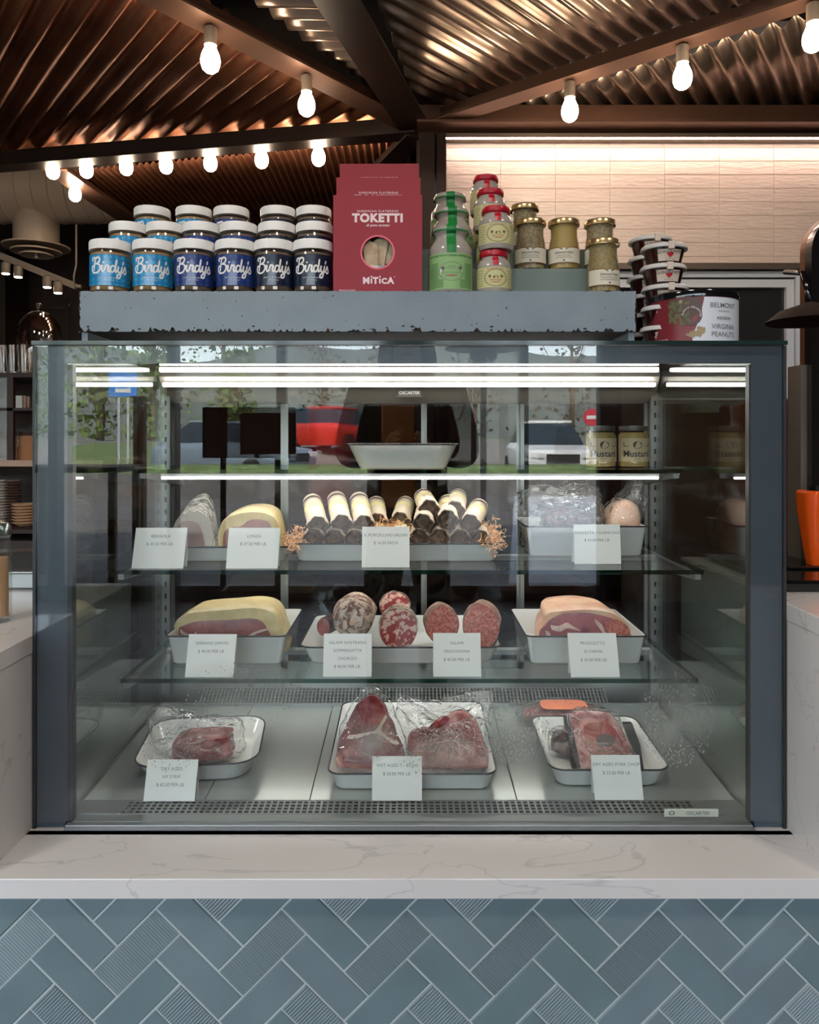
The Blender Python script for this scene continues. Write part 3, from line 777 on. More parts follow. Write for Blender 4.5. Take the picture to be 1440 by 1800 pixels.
bm = B(); zk = az(540, 3.2)-zt1; lathe(bm, [(.006, zk-.012), (.006, zk-.004), (.014, zk+.003), (.015, zk+.01), (.01, zk+.018), (.003, zk+.021)], 20); link('knob', bm, 'cloche_glass', t, smooth=True)
# small white and tan things between the shelves
mat('china', srgb(222, 214, 206), rough=.3); mat('cardboard', srgb(170, 120, 82), rough=.8); mat('kraft', srgb(196, 150, 112), rough=.8)
t = thing('utensil_holder', 'white holder with wooden utensils on the upper left shelf', 'holder', (ax(37, 3.1), 3.1, az(717, YS)))
bm = B(); bx(bm, -.028, .014, -.02, .02, 0, .055, bev=.002); link('holder', bm, 'china', t)
for i, dx in enumerate((.022, .036)):
    bm = B(); lathe(bm, [(.004, 0), (.006, .04), (.005, .052)], 8, c=(dx, -.01, 0)); link('utensil', bm, 'tan_edge', t)
t = thing('wicker_basket', 'low tan basket with a dark rim on the middle left shelf', 'basket', (ax(45, 3.1), 3.12, az(809, YS)))
bm = B(); lathe(bm, [(.05, 0), (.055, .10), (.05, .10), (.045, .01)], 24); link('body', bm, 'cardboard', t, smooth=True, angle=40)
bm = B(); lathe(bm, [(.058, .10), (.06, .115), (.05, .115), (.05, .10)], 24); link('rim', bm, 'walnut', t)
t = thing('wire_whisk', 'steel utensils standing in the shelving unit beside the tan basket', 'utensil', (ax(28, 3.06), 3.05, az(809, YS)))
for i in range(3):
    bm = B(); tube(bm, [(-.006+.008*i, 0, 0), (-.01+.012*i, 0, .07), (-.014+.014*i, 0, .14)], .002, 6); link('rod', bm, 'steel', t)
# plates
def plate(loc, r, h, label, g, m_='china'):
    bm = B(); lathe(bm, [(r*.55, 0), (r*.6, .002), (r, h), (r*.99, h+.003), (r*.6, .006), (.003, .005)], 28)
    o = link('plate', bm, m_, smooth=True, angle=40); o.location = loc; tag(o, label, 'plate', g); return o
zp = az(931, YS)
def stack(px, Y, r, n, dz, label, g, m_='china'):
    p0 = plate((ax(px, Y), Y, zp+.001), r, dz*1.2, label, g, m_)
    for i in range(1, n):
        c = p0.copy(); c.location = (ax(px, Y), Y, zp+.001+dz*i); C.objects.link(c)
stack(-8, 3.1, .045, 16, .0118, 'white plate in the tall stack at the left edge of the lower shelf', 'plates in the tall stack at the left edge')
stack(18, 3.25, .045, 15, .012, 'plate in the dim stack behind, on the lower left shelf', 'plates in the dim rear stack', 'tan_edge')
stack(46, 3.13, .055, 7, .0125, 'tan bowl-like plate in the wide stack beside the case, lower left shelf', 'tan plates in the wide stack', 'kraft')
# steel pan and glass jar on left counter
t = thing('steel_pan', 'steel food pan with a rim set on the left stone counter beside the case', 'pan', (ax(10, 1.84), 1.84, .908))
bm = B(); bx(bm, -.25, .14, -.02, .14, 0, .04, bev=.004); link('body', bm, 'steel_dull', t)
bm = B(); bx(bm, -.26, .15, -.03, .15, .04, .046, bev=.002); link('rim', bm, 'steel', t)
bm = B(); loft(bm, [[(-.22, 0, .046), (.13, 0, .046), (.13, .13, .046), (-.22, .13, .046)], [(-.22, .06, .07), (.13, .06, .085), (.13, .13, .085), (-.22, .13, .07)]]); link('lid', bm, 'steel', t)
t = thing('glass_jar', 'tall glass jar with a metal lid on the left stone counter', 'jar', (ax(-8, 1.5), 1.5, .908))
r_ = .03
bm = B(); lathe(bm, [(r_*.9, 0), (r_, .01), (r_, .15), (r_*.9, .17), (r_*.86, .17), (r_*.9, .15), (r_*.93, .012)], 28); link('body', bm, 'clear_glass', t, smooth=True, angle=50)
bm = B(); lathe(bm, [(r_*.92, .171), (r_*1.02, .178), (r_*.9, .2), (.006, .205)], 28); link('lid', bm, 'steel', t, smooth=True)
bm = B(); lathe(bm, [(r_*.8, .012), (r_*.8, .13)], 20); link('contents', bm, 'kraft', t)

# red and amber tubs behind, seen in the gap under the grey shelf
mat('tub_red', srgb(190, 40, 36), rough=.4); mat('tub_amber', srgb(150, 84, 30), rough=.4)
t = thing('red_tub', 'red plastic tub seen through the gap below the grey shelf', 'tub', (ax(575, 3.4), 3.65, .951)); zz = az(570, 3.4)-.951
bm = B(); lathe(bm, [(.11, 0), (.14, zz), (.13, zz), (.1, .01)], 28); link('body', bm, 'tub_red', t, smooth=True, angle=40)
bm = B(); lathe(bm, [(.145, zz-.02), (.145, zz)], 28); link('rim', bm, 'tub_red', t, smooth=True, angle=40)
t = thing('amber_tub', 'amber tub seen through the gap below the grey shelf, right of the red tub', 'tub', (ax(700, 3.4), 3.55, .951))
bm = B(); bx(bm, -.08, .08, -.1, .1, 0, zz, bev=.01); link('body', bm, 'tub_amber', t)
bm = B(); bx(bm, -.085, .085, -.105, .105, zz, zz+.015, bev=.004); link('lid', bm, 'tub_amber', t)

# ================================================================ RIGHT MACHINE
mat('gloss_black', (.006, .006, .007), rough=.12, coat=.4)
mat('orange_plastic', srgb(230, 84, 16), rough=.25); mat('machine_bronze', srgb(120, 76, 50), rough=.35, metal=.6)
YM = 1.75
t = thing('black_machine', 'tall glossy black drinks machine with a rounded bronze-edged top on the right counter', 'machine', (0, 0, 0))
def arch(px0, pxr, pyt, pyb, y0, y1, r_, bm):
    xa_, xc, zt_, zb_ = ax(px0, y0), ax(pxr, YM), az(pyt, y0), .9895; pts = [(xa_, zb_)]
    for k in range(13):
        a = PI - (PI/2)*k/12; pts.append((xa_+r_+r_*math.cos(a), zt_-r_*1.0+r_*math.sin(a)))
    pts += [(xc, zt_), (xc, zb_)]
    loft(bm, [[(p[0], y0, p[1]) for p in pts], [(p[0], y1, p[1]) for p in pts]])
bm = B(); arch(1424, 1620, 366, 985, YM, YM+.045, .10, bm); link('shell', bm, 'machine_bronze', t)
bm = B(); arch(1427, 1610, 370, 985, YM-.03, YM+.0, .095, bm); link('front_panel', bm, 'gloss_black', t)
bm = B(); bx(bm, ax(1379, 1.50), ax(1640, 1.62), 1.50, 1.88, .9675, .99, bev=.006); bx(bm, ax(1392, 1.62), ax(1640, 1.62), 1.63, 1.86, .99, az(1003, 1.62)+.006, bev=.004); link('base', bm, 'gloss_black', t)
bm = B(); bx(bm, ax(1404, 1.75), ax(1424, 1.75), 1.74, 1.80, .99, az(642, 1.75)); link('side_post', bm, 'bronze_grey', t)
t = thing('lamp_shade', 'thin dark bronze pointed lamp shade seen edge-on beside the black machine', 'lamp', (ax(1425, 1.60), 1.60, az(556, 1.60)))
bm = B(); rr = ax(1425, 1.60)-ax(1352, 1.60)
lathe(bm, [(rr, az(565, 1.60)-az(556, 1.60)), (rr*.7, .012), (rr*.3, .024), (.01, .03), (.008, .026), (rr*.3, .018), (rr*.7, .004), (rr*.98, az(567, 1.60)-az(556, 1.60))], 40, capb=False, capt=False); link('shade', bm, mat('shade_bronze', srgb(34, 20, 15), rough=.65, spec=.1), t, smooth=True)
bm = B(); tube(bm, [(0, 0, .03), (0, .03, .1), (0, .108, .12)], .006, 8); link('arm', bm, 'gloss_black', t)
# orange hoppers and shelf behind
t = thing('orange_juicer', 'bright orange juicer body standing on the base of the black machine', 'juicer', (ax(1440, 1.66), 1.66, az(1003, 1.62)+.007))
bm = B(); h_ = az(858, 1.69)-az(1003, 1.62)-.01
loft(bm, [[(p[0]*k, p[1]*k, z) for p in rrect(.085, .07, .02)] for k, z in ((.55, 0), (.7, h_*.25), (.95, h_*.75), (1, h_*.97), (.9, h_))]); link('body', bm, 'orange_plastic', t, smooth=True, angle=40)
bm = B(); lathe(bm, [(.025, h_), (.02, h_+.012)], 16); link('cap', bm, 'gloss_black', t)
t = thing('orange_panel_case', 'red-orange upright box standing on the timber cabinet between case and machine', 'box', (ax(1408, 2.3), 2.3, .968))
mat('copper_red', srgb(110, 40, 18), rough=.3, metal=.3)
bm = B(); bx(bm, -.13, .05, 0, .3, -.968, az(708, 2.3)-.968, bev=.004); link('body', bm, 'copper_red', t)
bm = B(); bx(bm, .0, .012, -.012, 0, .02, az(855, 2.3)-.968, bev=.003); link('orange_edge', bm, 'orange_plastic', t)
bm = B(); bx(bm, -.13, .05, -.004, 0, az(845, 2.3)-.968, az(842, 2.3)-.968); link('seam', bm, 'black', t)
t = thing('glass_ledge', 'thin glass ledge standing out beside the case in front of the red-orange box', 'ledge', (0, 0, 0))
bm = B(); bx(bm, ax(1379, 2.0), ax(1500, 2.0), 1.99, 2.2, az(783, 2.0), az(780, 2.0)); link('pane', bm, 'clear_glass', t)
bm = B(); bx(bm, ax(1379, 2.0), ax(1500, 2.0), 1.985, 1.99, az(783, 2.0), az(780.5, 2.0)); link('edge', bm, 'steel', t)

# ================================================================ DISPLAY CASE
YG = 1.40
ZT_ = 1.463
t = case = thing('display_case', 'glass refrigerated display case with three glass shelves in a slate-grey frame', 'display case', (0, 0, 0))
zg0 = az(1447, YG)
bm = B(); bx(bm, -.708, .708, 1.398, 1.404, zg0, 1.455); link('front_glass', bm, 'case_glass', case)
bm = B(); bx(bm, -.712, .712, 1.392, 2.06, 1.456, ZT_); link('top_glass', bm, 'door_glass', case)
bm = B(); bx(bm, -.712, .712, 1.3915, 1.3925, 1.4557, ZT_+.0003); link('top_edge', bm, mat('green_edge', (.012, .03, .028), rough=.1), case)
bm = B()
bx(bm, -.708, -.650, 1.405, 1.412, ZS+.001, 1.455); bx(bm, .648, .708, 1.405, 1.412, ZS+.001, 1.455)
bx(bm, -.65, .648, 1.405, 1.412, az(639, 1.41), 1.455); link('painted_border', bm, 'case_paint', case)
bm = B(); bx(bm, -.650, -.640, 1.405, 1.42, zg0, az(641, 1.41)); bx(bm, .645, .648, 1.405, 1.42, zg0, az(641, 1.41)); bx(bm, -.714, -.708, 1.40, 1.43, ZS, 1.455); bx(bm, .708, .714, 1.40, 1.43, ZS, 1.455); link('gasket', bm, 'dark_gasket', case)
bm = B(); bx(bm, -.649, .647, 1.392, 1.42, az(1457, YG), zg0, bev=.001); bx(bm, -.65, .65, 1.389, 1.394, az(1455, YG), az(1450, YG)); link('bottom_rail', bm, 'steel_dull', case)
for nm, x_ in (('side_glass', -.660), ('side_glass', .655)):
    for dx in (0, .012):
        bm = B(); xx = x_+(-dx if x_ < 0 else dx); bx(bm, xx, xx+.004, 1.413, 2.0, .552, 1.455); link(nm, bm, 'side_glass', case)
bm = B()
for x_ in (-.655, .650): bx(bm, x_-.02, x_+.02, 1.99, 2.05, ZS, 1.456)
link('rear_post', bm, 'steel_dull', case)
# deck
mat('deck_steel', srgb(186, 190, 184), rough=.24, metal=.65)
def deckz(y): return .552 + (y-1.42)*.055
bm = B()
ys = [1.405, 1.428, 1.478]
# front lip
bx(bm, -.655, .655, 1.405, 1.430, .541, .5525)
for xa_, xb_ in ((-.655, -.56), (.56, .655)): bx(bm, xa_, xb_, 1.43, 1.48, .545, .555)
link('deck_lip', bm, 'steel_dull', case)
bm = B()
bx(bm, -.56, .56, 1.43, 1.48, .538, .541); link('air_channel', bm, 'dark_hole', case)
def grille(x0, x1, y0, y1, z0, z1, nx, ny, nm):
    bm = B()
    for i in range(ny+1):
        y = y0+(y1-y0)*i/ny; zz = z0+(z1-z0)*i/ny; bx(bm, x0, x1, y-.0016, y+.0016, zz-.0015, zz)
    for i in range(nx+1):
        x = x0+(x1-x0)*i/nx; loft(bm, [[(x-.002, y0, z0-.0015), (x+.002, y0, z0-.0015), (x+.002, y0, z0), (x-.002, y0, z0)], [(x-.002, y1, z1-.0015), (x+.002, y1, z1-.0015), (x+.002, y1, z1), (x-.002, y1, z1)]])
    link(nm, bm, 'steel_dull', case)
grille(-.56, .56, 1.432, 1.478, .5535, .555, 90, 4, 'air_grille')
seams = [ax(540, 1.48), ax(345, 1.48), ax(906, 1.48), ax(1105, 1.48)]
edges = [-.652, -.41, -.20, .01, .215, .44, .652]
for i in range(6):
    a_, b_ = edges[i]+.0012, edges[i+1]-.0012; bm = B()
    y0, y1 = 1.481, 1.93
    loft(bm, [[(a_, y0, deckz(y0)-.004), (b_, y0, deckz(y0)-.004), (b_, y0, deckz(y0)), (a_, y0, deckz(y0))], [(a_, y1, deckz(y1)-.004), (b_, y1, deckz(y1)-.004), (b_, y1, deckz(y1)), (a_, y1, deckz(y1))]])
    link('deck_pan', bm, 'deck_steel', case)
bm = B(); bx(bm, -.655, .655, 1.48, 1.99, .541, .547); link('deck_base', bm, 'black', case)
grille(-.55, .52, 1.935, 1.985, deckz(1.94)+.004, deckz(1.94)+.030, 110, 5, 'rear_air_grille')
bm = B(); bx(bm, -.65, .65, 1.985, 1.995, .56, .66); bx(bm, -.65, .65, 1.93, 1.934, .575, .588); link('rear_duct_panel', bm, 'steel_dull', case)
# header with two strips, badge
bm = B(); loft(bm, [[(x, 1.925, 1.455), (x, 1.925, 1.440), (x, 1.975, 1.374), (x, 2.0, 1.374), (x, 2.0, 1.455)] for x in (-.652, .652)]); link('header', bm, mat('header_grey', srgb(118, 112, 104), rough=.55), case)
def ledmat(name, s):
    m, n, l = newmat(name); n.remove(n['Principled BSDF']); e = n.new('ShaderNodeEmission'); e.inputs[0].default_value = (1, .97, .93, 1)
    e.inputs[1].default_value = s
    l.new(e.outputs[0], n['Material Output'].inputs[0]); return m
ledmat('led', 32)
mat('led_housing', srgb(220, 220, 220), rough=.4)
for py, Y in ((650, 1.90), (676, 1.925)):
    zz = az(py, Y); bm = B(); bx(bm, -.642, .640, Y-.004, Y+.004, zz-.0042, zz+.0042, bev=.0012); l1 = link('light_strip', bm, 'led', case)
    bm = B(); bx(bm, -.642, .640, Y+.004, Y+.012, zz-.006, zz+.006); link('strip_housing', bm, 'led_housing', case)
bm = B(); bx(bm, -.03, .03, 1.949, 1.953, az(696, 1.95), az(682, 1.95)); bx(bm, -.036, .036, 1.949, 1.953, az(698, 1.95), az(696, 1.95)); bd = link('maker_badge', bm, mat('badge_grey', srgb(86, 84, 80), rough=.4), case)
bm = B(); put(bm, text_geo('OSCARTEK', .011, .01), flat(0, 1.9485, az(693, 1.95))); link('lettering', bm, 'white_print', bd)
# rear sliding doors
for nm, a_, b_, yy in (('sliding_door', 500, 747, 1.985), ('sliding_door', 744, 915, 1.998), ('sliding_door', 300, 500, 1.998), ('sliding_door', 915, 1140, 1.985)):
    bm = B(); X0, X1 = ax(a_, yy), ax(b_, yy); fr = .010; zt0, zb0 = az(704, yy), .66
    bx(bm, X0, X0+fr, yy, yy+.012, zb0, zt0); bx(bm, X1-fr, X1, yy, yy+.012, zb0, zt0); bx(bm, X0, X1, yy, yy+.012, zt0-.008, zt0); bx(bm, X0, X1, yy, yy+.012, zb0, zb0+.02)
    d_ = link(nm, bm, 'steel_dull', case)
    bm = B(); bx(bm, X0+fr, X1-fr, yy+.004, yy+.008, zb0+.02, zt0-.008); link('pane', bm, 'door_glass', d_)
# shelf standards with slots
for x_ in (ax(293, 1.97), ax(1150, 1.97)):
    bm = B(); bx(bm, x_-.011, x_+.011, 1.962, 1.975, .60, 1.40); st = link('shelf_standard', bm, 'steel_dull', case)
    bm = B(); z = .63
    while z < 1.38: bx(bm, x_-.0022, x_+.0022, 1.9612, 1.963, z, z+.013); z += .032
    link('slots', bm, 'dark_hole', st)
# shelves
def glass_shelf(zt_, y0, y1, hw, lit):
    bm = B(); bx(bm, -hw, hw, y0, y1, zt_-.009, zt_)
    for f in bm.faces:
        f.material_index = 1 if abs(f.normal.z) < .5 else 0
    bm.normal_update()
    for f in bm.faces: f.material_index = 1 if abs(f.normal.z) < .5 else 0
    s_ = link('glass_shelf', bm, ['shelf_glass', 'shelf_edge'], case)
    for sx in (-1, 1):
        bm = B(); x_ = sx*(hw-.012)
        loft(bm, [[(x_-.006, y0+.0, zt_-.008), (x_+.006, y0+.0, zt_-.008), (x_+.006, y0+.0, zt_-.02), (x_-.006, y0+.0, zt_-.02)], [(x_-.006, 1.962, zt_-.008), (x_+.006, 1.962, zt_-.008), (x_+.006, 1.962, zt_-.055), (x_-.006, 1.962, zt_-.055)]])
        link('bracket', bm, 'steel_dull', s_)
        bm = B(); bx(bm, x_-.02, x_+.02, y0-.004, y0+.03, zt_-.014, zt_+.006, bev=.003); link('clip', bm, 'clear_glass', s_)
    return s_
glass_shelf(1.209, 1.67, 1.955, .615, 1)
glass_shelf(1.004, 1.545, 1.955, .615, 0)
glass_shelf(.776, 1.548, 1.955, .605, 0)
bm = B(); bx(bm, -.566, .568, 1.686, 1.693, 1.186, 1.191, bev=.001); link('light_strip', bm, 'led', case)
bm = B(); bx(bm, -.568, .570, 1.687, 1.698, 1.191, 1.199); link('strip_housing', bm, 'led_housing', case)
bm = B(); bx(bm, -.6, .6, 1.418, 1.428, 1.443, 1.4445); link('light_strip', bm, 'led', case)  # hidden strip behind the top border, added to brighten the goods' fronts
bm = B(); bx(bm, -.61, .61, 1.415, 1.432, 1.4445, 1.452); bx(bm, -.61, .61, 1.4305, 1.432, 1.434, 1.4445); link('strip_housing', bm, 'led_housing', case)
for zz in (.762, .990):
    bm = B(); bx(bm, -.59, .59, 1.795, 1.803, zz-.002, zz); link('light_strip', bm, 'led', case)
    bm = B(); bx(bm, -.595, .595, 1.788, 1.81, zz, zz+.006); bx(bm, -.595, .595, 1.788, 1.79, zz-.006, zz); link('strip_housing', bm, 'led_housing', case)
# maker plate at lower right of the deck lip
t = case
bm = B(); p0, p1 = at(1170, 1439, 1.408), at(1266, 1425, 1.408)
bx(bm, p0.x, p1.x, 1.414, 1.417, p0.z, p1.z, bev=.0012); mp_ = link('maker_plate', bm, mat('plate_pale', srgb(196, 198, 186), rough=.4), case)
bm = B(); put(bm, text_geo('OSCARTEK', .0092, .012), flat((p0.x+p1.x)/2+.012, 1.4133, p0.z+.0045)); put(bm, disc_geo(p0.x+.014, p0.z+.0078, .006, .004, inner=.6), flat(0, 1.4133, 0)); link('lettering', bm, 'ink_grey', mp_)
# condensation on the inside of the front glass
def fogmat():
    m, n, l = newmat('condensation'); n.remove(n['Principled BSDF'])
    at_ = n.new('ShaderNodeAttribute'); at_.attribute_name = 'fog'
    df = n.new('ShaderNodeBsdfDiffuse'); df.inputs[0].default_value = (.62, .62, .58, 1)
    tr = n.new('ShaderNodeBsdfTransparent'); ms = n.new('ShaderNodeMixShader')
    tl = n.new('ShaderNodeBsdfTranslucent'); tl.inputs[0].default_value = (.62, .62, .58, 1); m2_ = n.new('ShaderNodeMixShader'); l.new(df.outputs[0], m2_.inputs[1]); l.new(tl.outputs[0], m2_.inputs[2])
    tc = n.new('ShaderNodeTexCoord'); no = n.new('ShaderNodeTexNoise'); no.inputs['Scale'].default_value = 22; no.inputs['Detail'].default_value = 6; l.new(tc.outputs['Object'], no.inputs[0])
    mu = n.new('ShaderNodeMath'); mu.operation = 'MULTIPLY'; l.new(at_.outputs['Fac'], mu.inputs[0]); l.new(no.outputs[0], mu.inputs[1])
    l.new(mu.outputs[0], ms.inputs[0]); l.new(tr.outputs[0], ms.inputs[1]); l.new(m2_.outputs[0], ms.inputs[2]); l.new(ms.outputs[0], n['Material Output'].inputs[0])
fogmat(); glassmat('water_drop', (.7, .72, .72), ior=1.33, rough=.05, gain=5, milk=.25, milkcol=(.8, .8, .78))
rd = random.Random(11)
def fog(px, py, rx, ry, amount, drops, label):
    YF = 1.4055; c = at(px, py, YF); t = thing('condensation', label, 'condensation', (c.x, YF, c.z)); t['kind'] = 'stuff'
    RX, RZ = rx*YF/F, ry*YF/F
    bm = B(); vals = []
    N = 24; grid = []
    for i in range(9):
        row = []
        for j in range(N):
            a = 2*PI*j/N; q = i/8; wob = 1+.18*noise.noise(Vector((math.cos(a)*1.5+px, math.sin(a)*1.5, 0)))
            row.append(bm.verts.new((RX*q*wob*math.cos(a), 0, RZ*q*wob*math.sin(a)))); vals.append(amount*(1-q**2)**1.3)
        grid.append(row)
    for i in range(8):
        for j in range(N):
            try: bm.faces.new((grid[i][j], grid[i][(j+1) % N], grid[i+1][(j+1) % N], grid[i+1][j]))
            except ValueError: pass
    o = link('mist', bm, 'condensation', t); at_ = o.data.attributes.new('fog', 'FLOAT', 'POINT'); at_.data.foreach_set('value', vals)
    bm = B()
    for k in range(drops):
        a = rd.uniform(0, 6.28); q = math.sqrt(rd.random())*.8; r_ = rd.uniform(.0006, .0017)
        x, z = RX*q*math.cos(a), RZ*q*math.sin(a); sz = rd.uniform(1, 1.7)
        rings = []
        for (rr_, dd) in ((1, 0), (.8, .45), (.35, .7)):
            rings.append([(x+r_*rr_*math.cos(b_*PI/4), r_*dd, z+r_*rr_*sz*math.sin(b_*PI/4)) for b_ in range(8)])
        loft(bm, rings, capb=False)
    link('droplets', bm, 'water_drop', t, smooth=True)
fog(905, 1285, 76, 72, .55, 480, 'patch of droplets on the front glass between the middle and right trays')
fog(1190, 1262, 82, 108, .78, 620, 'large misty patch of droplets on the lower right of the front glass')
fog(425, 1220, 130, 72, .5, 160, 'faint misty patch on the front glass above the lower left tray')
fog(655, 1305, 46, 38, .9, 60, 'small misty oval on the front glass before the left steak')
fog(300, 1320, 62, 50, .2, 110, 'speckle of droplets on the front glass at the lower left tray')
fog(770, 1330, 80, 45, .5, 170, 'speckle of droplets on the front glass before the right steak')

# ================================================================ GREY SHELF ON THE CASE
mat('chipped_paint', srgb(128, 140, 148), rough=.5, var=.12, vscale=5, vcol=srgb(112, 124, 134))
mat('chip_metal', srgb(46, 40, 38), rough=.7); mat('step_paint', srgb(110, 122, 116), rough=.6)
zr0, zr1 = az(583, 1.5), az(511.5, 1.5); xr0, xr1 = ax(140, 1.5), ax(1118, 1.5)
t = shelf_t = thing('display_riser', 'long distressed grey-blue metal shelf standing on top of the display case', 'shelf', (0, 0, 0))
bm = B()
# front plate with a ragged lower edge
rr_ = random.Random(2); nx = 260; low = []
for i in range(nx+1):
    x = xr0+(xr1-xr0)*i/nx; low.append((x, zr0 + (rr_.random()**5)*.010))
top = [(x, zr1 - (rr_.random()**7)*.002) for x, _ in low]
v0 = [[bm.verts.new((x, y, z)) for (x, z) in low] for y in (1.5, 1.504)]
v1 = [[bm.verts.new((x, y, z)) for (x, z) in top] for y in (1.5, 1.504)]
for i in range(nx):
    for (a_, b_) in ((v0[0], v1[0]), (v0[1], v1[1]), (v0[0], v0[1]), (v1[0], v1[1])):
        bm.faces.new((a_[i], a_[i+1], b_[i+1], b_[i]))
for i in (0, nx): bm.faces.new((v0[0][i], v0[1][i], v1[1][i], v1[0][i]))
link('front_plate', bm, 'chipped_paint', t)
bm = B(); bx(bm, xr0, xr1, 1.504, 1.62, zr1-.006, zr1-.001); link('top_board', bm, 'chipped_paint', t)
bm = B(); bx(bm, xr0+.002, xr1-.002, 1.505, 1.80, zr0, zr0+.004); link('under_plate', bm, 'chip_metal', t)
for x_ in (xr0, xr1-.012):
    bm = B(); bx(bm, x_, x_+.012, 1.51, 1.8, ZT_+.0006, zr1-.006); link('foot', bm, 'chipped_paint', t)
for k in range(90):   # chips
    pass
bm = B()
for k in range(75):
    x = rr_.uniform(xr0+.01, xr1-.01); z = zr0+.003+(zr1-zr0-.006)*(rr_.random()**2.6); s_ = rr_.uniform(.0007, .0028)*(1.6 if z < zr0+.012 else .7)
    n_ = rr_.randint(5, 8); pts = [(x+s_*rr_.uniform(.6, 1.5)*math.cos(2*PI*j/n_), z+s_*rr_.uniform(.4, 1)*math.sin(2*PI*j/n_)) for j in range(n_)]
    loft(bm, [[(p[0], 1.4996, p[1]) for p in pts], [(p[0], 1.5002, p[1]) for p in pts]])
for sx in (xr0, xr1):
    for k in range(16):
        z = rr_.uniform(zr0, zr1); s_ = rr_.uniform(.001, .003); pts = [(sx+s_*math.cos(2*PI*j/6)*.8, z+s_*1.6*math.sin(2*PI*j/6)) for j in range(6)]
        loft(bm, [[(p[0], 1.4994, p[1]) for p in pts], [(p[0], 1.5003, p[1]) for p in pts]])
tag(link('paint_chips', bm, 'chip_metal', t), kind='stuff')
# two raised steps
Z1, Z2, Z3 = zr1, az(472, 1.59), az(472, 1.59)+.067
for nm, y0, y1, zt_ in (('lower_step', 1.59, 1.69, Z2), ('upper_step', 1.69, 1.80, Z3)):
    bm = B(); bx(bm, xr0+.05, ax(1088, 1.6), y0, y1, Z1-.0005 if nm == 'lower_step' else Z1-.0005, zt_, bev=.001); link(nm, bm, 'step_paint', t)
Z1 += .0006; Z2 += .0006; Z3 += .0006

# ================================================================ NUT BUTTER JARS
def plaid(name, c1, c2, c3):
    m, n, l = newmat(name); b = n['Principled BSDF']; b.inputs['Roughness'].default_value = .35; b.inputs['Coat Weight'].default_value = .5
    tc = n.new('ShaderNodeTexCoord'); sp = n.new('ShaderNodeSeparateXYZ'); l.new(tc.outputs['Object'], sp.inputs[0])
    outs = []
    for ch, off in ((0, 0.0), (2, .9)):
        mu = n.new('ShaderNodeMath'); mu.operation = 'MULTIPLY'; mu.inputs[1].default_value = 2*PI/.0115; l.new(sp.outputs[ch], mu.inputs[0])
        ad = n.new('ShaderNodeMath'); ad.operation = 'ADD'; ad.inputs[1].default_value = off; l.new(mu.outputs[0], ad.inputs[0])
        si = n.new('ShaderNodeMath'); si.operation = 'SINE'; l.new(ad.outputs[0], si.inputs[0])
        ma = n.new('ShaderNodeMath'); ma.operation = 'MULTIPLY_ADD'; ma.inputs[1].default_value = .5; ma.inputs[2].default_value = .5; l.new(si.outputs[0], ma.inputs[0]); outs.append(ma)
    pr_ = n.new('ShaderNodeMath'); pr_.operation = 'MULTIPLY'; l.new(outs[0].outputs[0], pr_.inputs[0]); l.new(outs[1].outputs[0], pr_.inputs[1])
    rp = n.new('ShaderNodeValToRGB'); rp.color_ramp.elements[0].position = 0; rp.color_ramp.elements[1].position = 1
    rp.color_ramp.elements[0].color = (*c1, 1); rp.color_ramp.elements[1].color = (*c3, 1); e = rp.color_ramp.elements.new(.3); e.color = (*c2, 1)
    l.new(pr_.outputs[0], rp.inputs[0]); l.new(rp.outputs[0], b.inputs['Base Color'])
plaid('label_bright', srgb(30, 124, 178), srgb(34, 138, 190), srgb(60, 164, 208))
plaid('label_royal', srgb(20, 44, 104), srgb(26, 54, 120), srgb(36, 70, 140))
plaid('label_navy', srgb(10, 20, 42), srgb(14, 27, 54), srgb(22, 40, 72))
mat('jar_lid_white', srgb(236, 234, 232), rough=.35)
mat('nut_butter', srgb(176, 138, 92), rough=.5, var=.2, vscale=60); mat('nut_butter_dark', srgb(120, 96, 76), rough=.5, var=.2, vscale=60)
mat('label_orange', srgb(206, 100, 44), rough=.5); mat('label_cream', srgb(214, 196, 176), rough=.5)
birdy = [
 [(.30, 1.75), (.15, 1.95), (.35, 2.15), (.75, 2.15), (.95, 2.05)],
 [(.72, 2.1), (.66, 1.4), (.52, .6), (.5, .3)],
 [(.7, 1.9), (1.05, 2.22), (1.45, 2.05), (1.4, 1.6), (1.0, 1.3), (.75, 1.25)],
 [(.75, 1.25), (1.35, 1.15), (1.55, .6), (1.2, .02), (.6, -.1), (.12, .25), (.12, .85), (.45, 1.0), (.5, .75)],
 [(1.5, .45), (1.85, 1.0), (1.78, .4), (1.95, .05), (2.2, .35)], [(2.0, 1.42), (2.02, 1.45)],
 [(2.2, .35), (2.42, 1.05), (2.5, .95), (2.78, .95), (2.68, .4), (2.82, .05), (3.08, .4)],
 [(3.6, .9), (3.3, 1.0), (3.02, .5), (3.2, .03), (3.55, .3), (3.8, 1.1), (3.92, 1.9)], [(3.92, 1.9), (3.72, .7), (3.78, .08), (4.05, .4)],
 [(4.05, .4), (4.22, 1.0), (4.12, .4), (4.3, .05), (4.6, .35), (4.78, 1.0)], [(4.78, 1.0), (4.6, .1), (4.35, -.72), (4.0, -.7), (4.1, -.3), (4.75, .15)],
 [(5.0, 1.75), (4.92, 1.4)], [(4.95, .25), (5.3, 1.05), (5.32, .85), (5.5, .3), (5.28, .0), (5.05, .12)]]
JR, JH = .0418, .1075
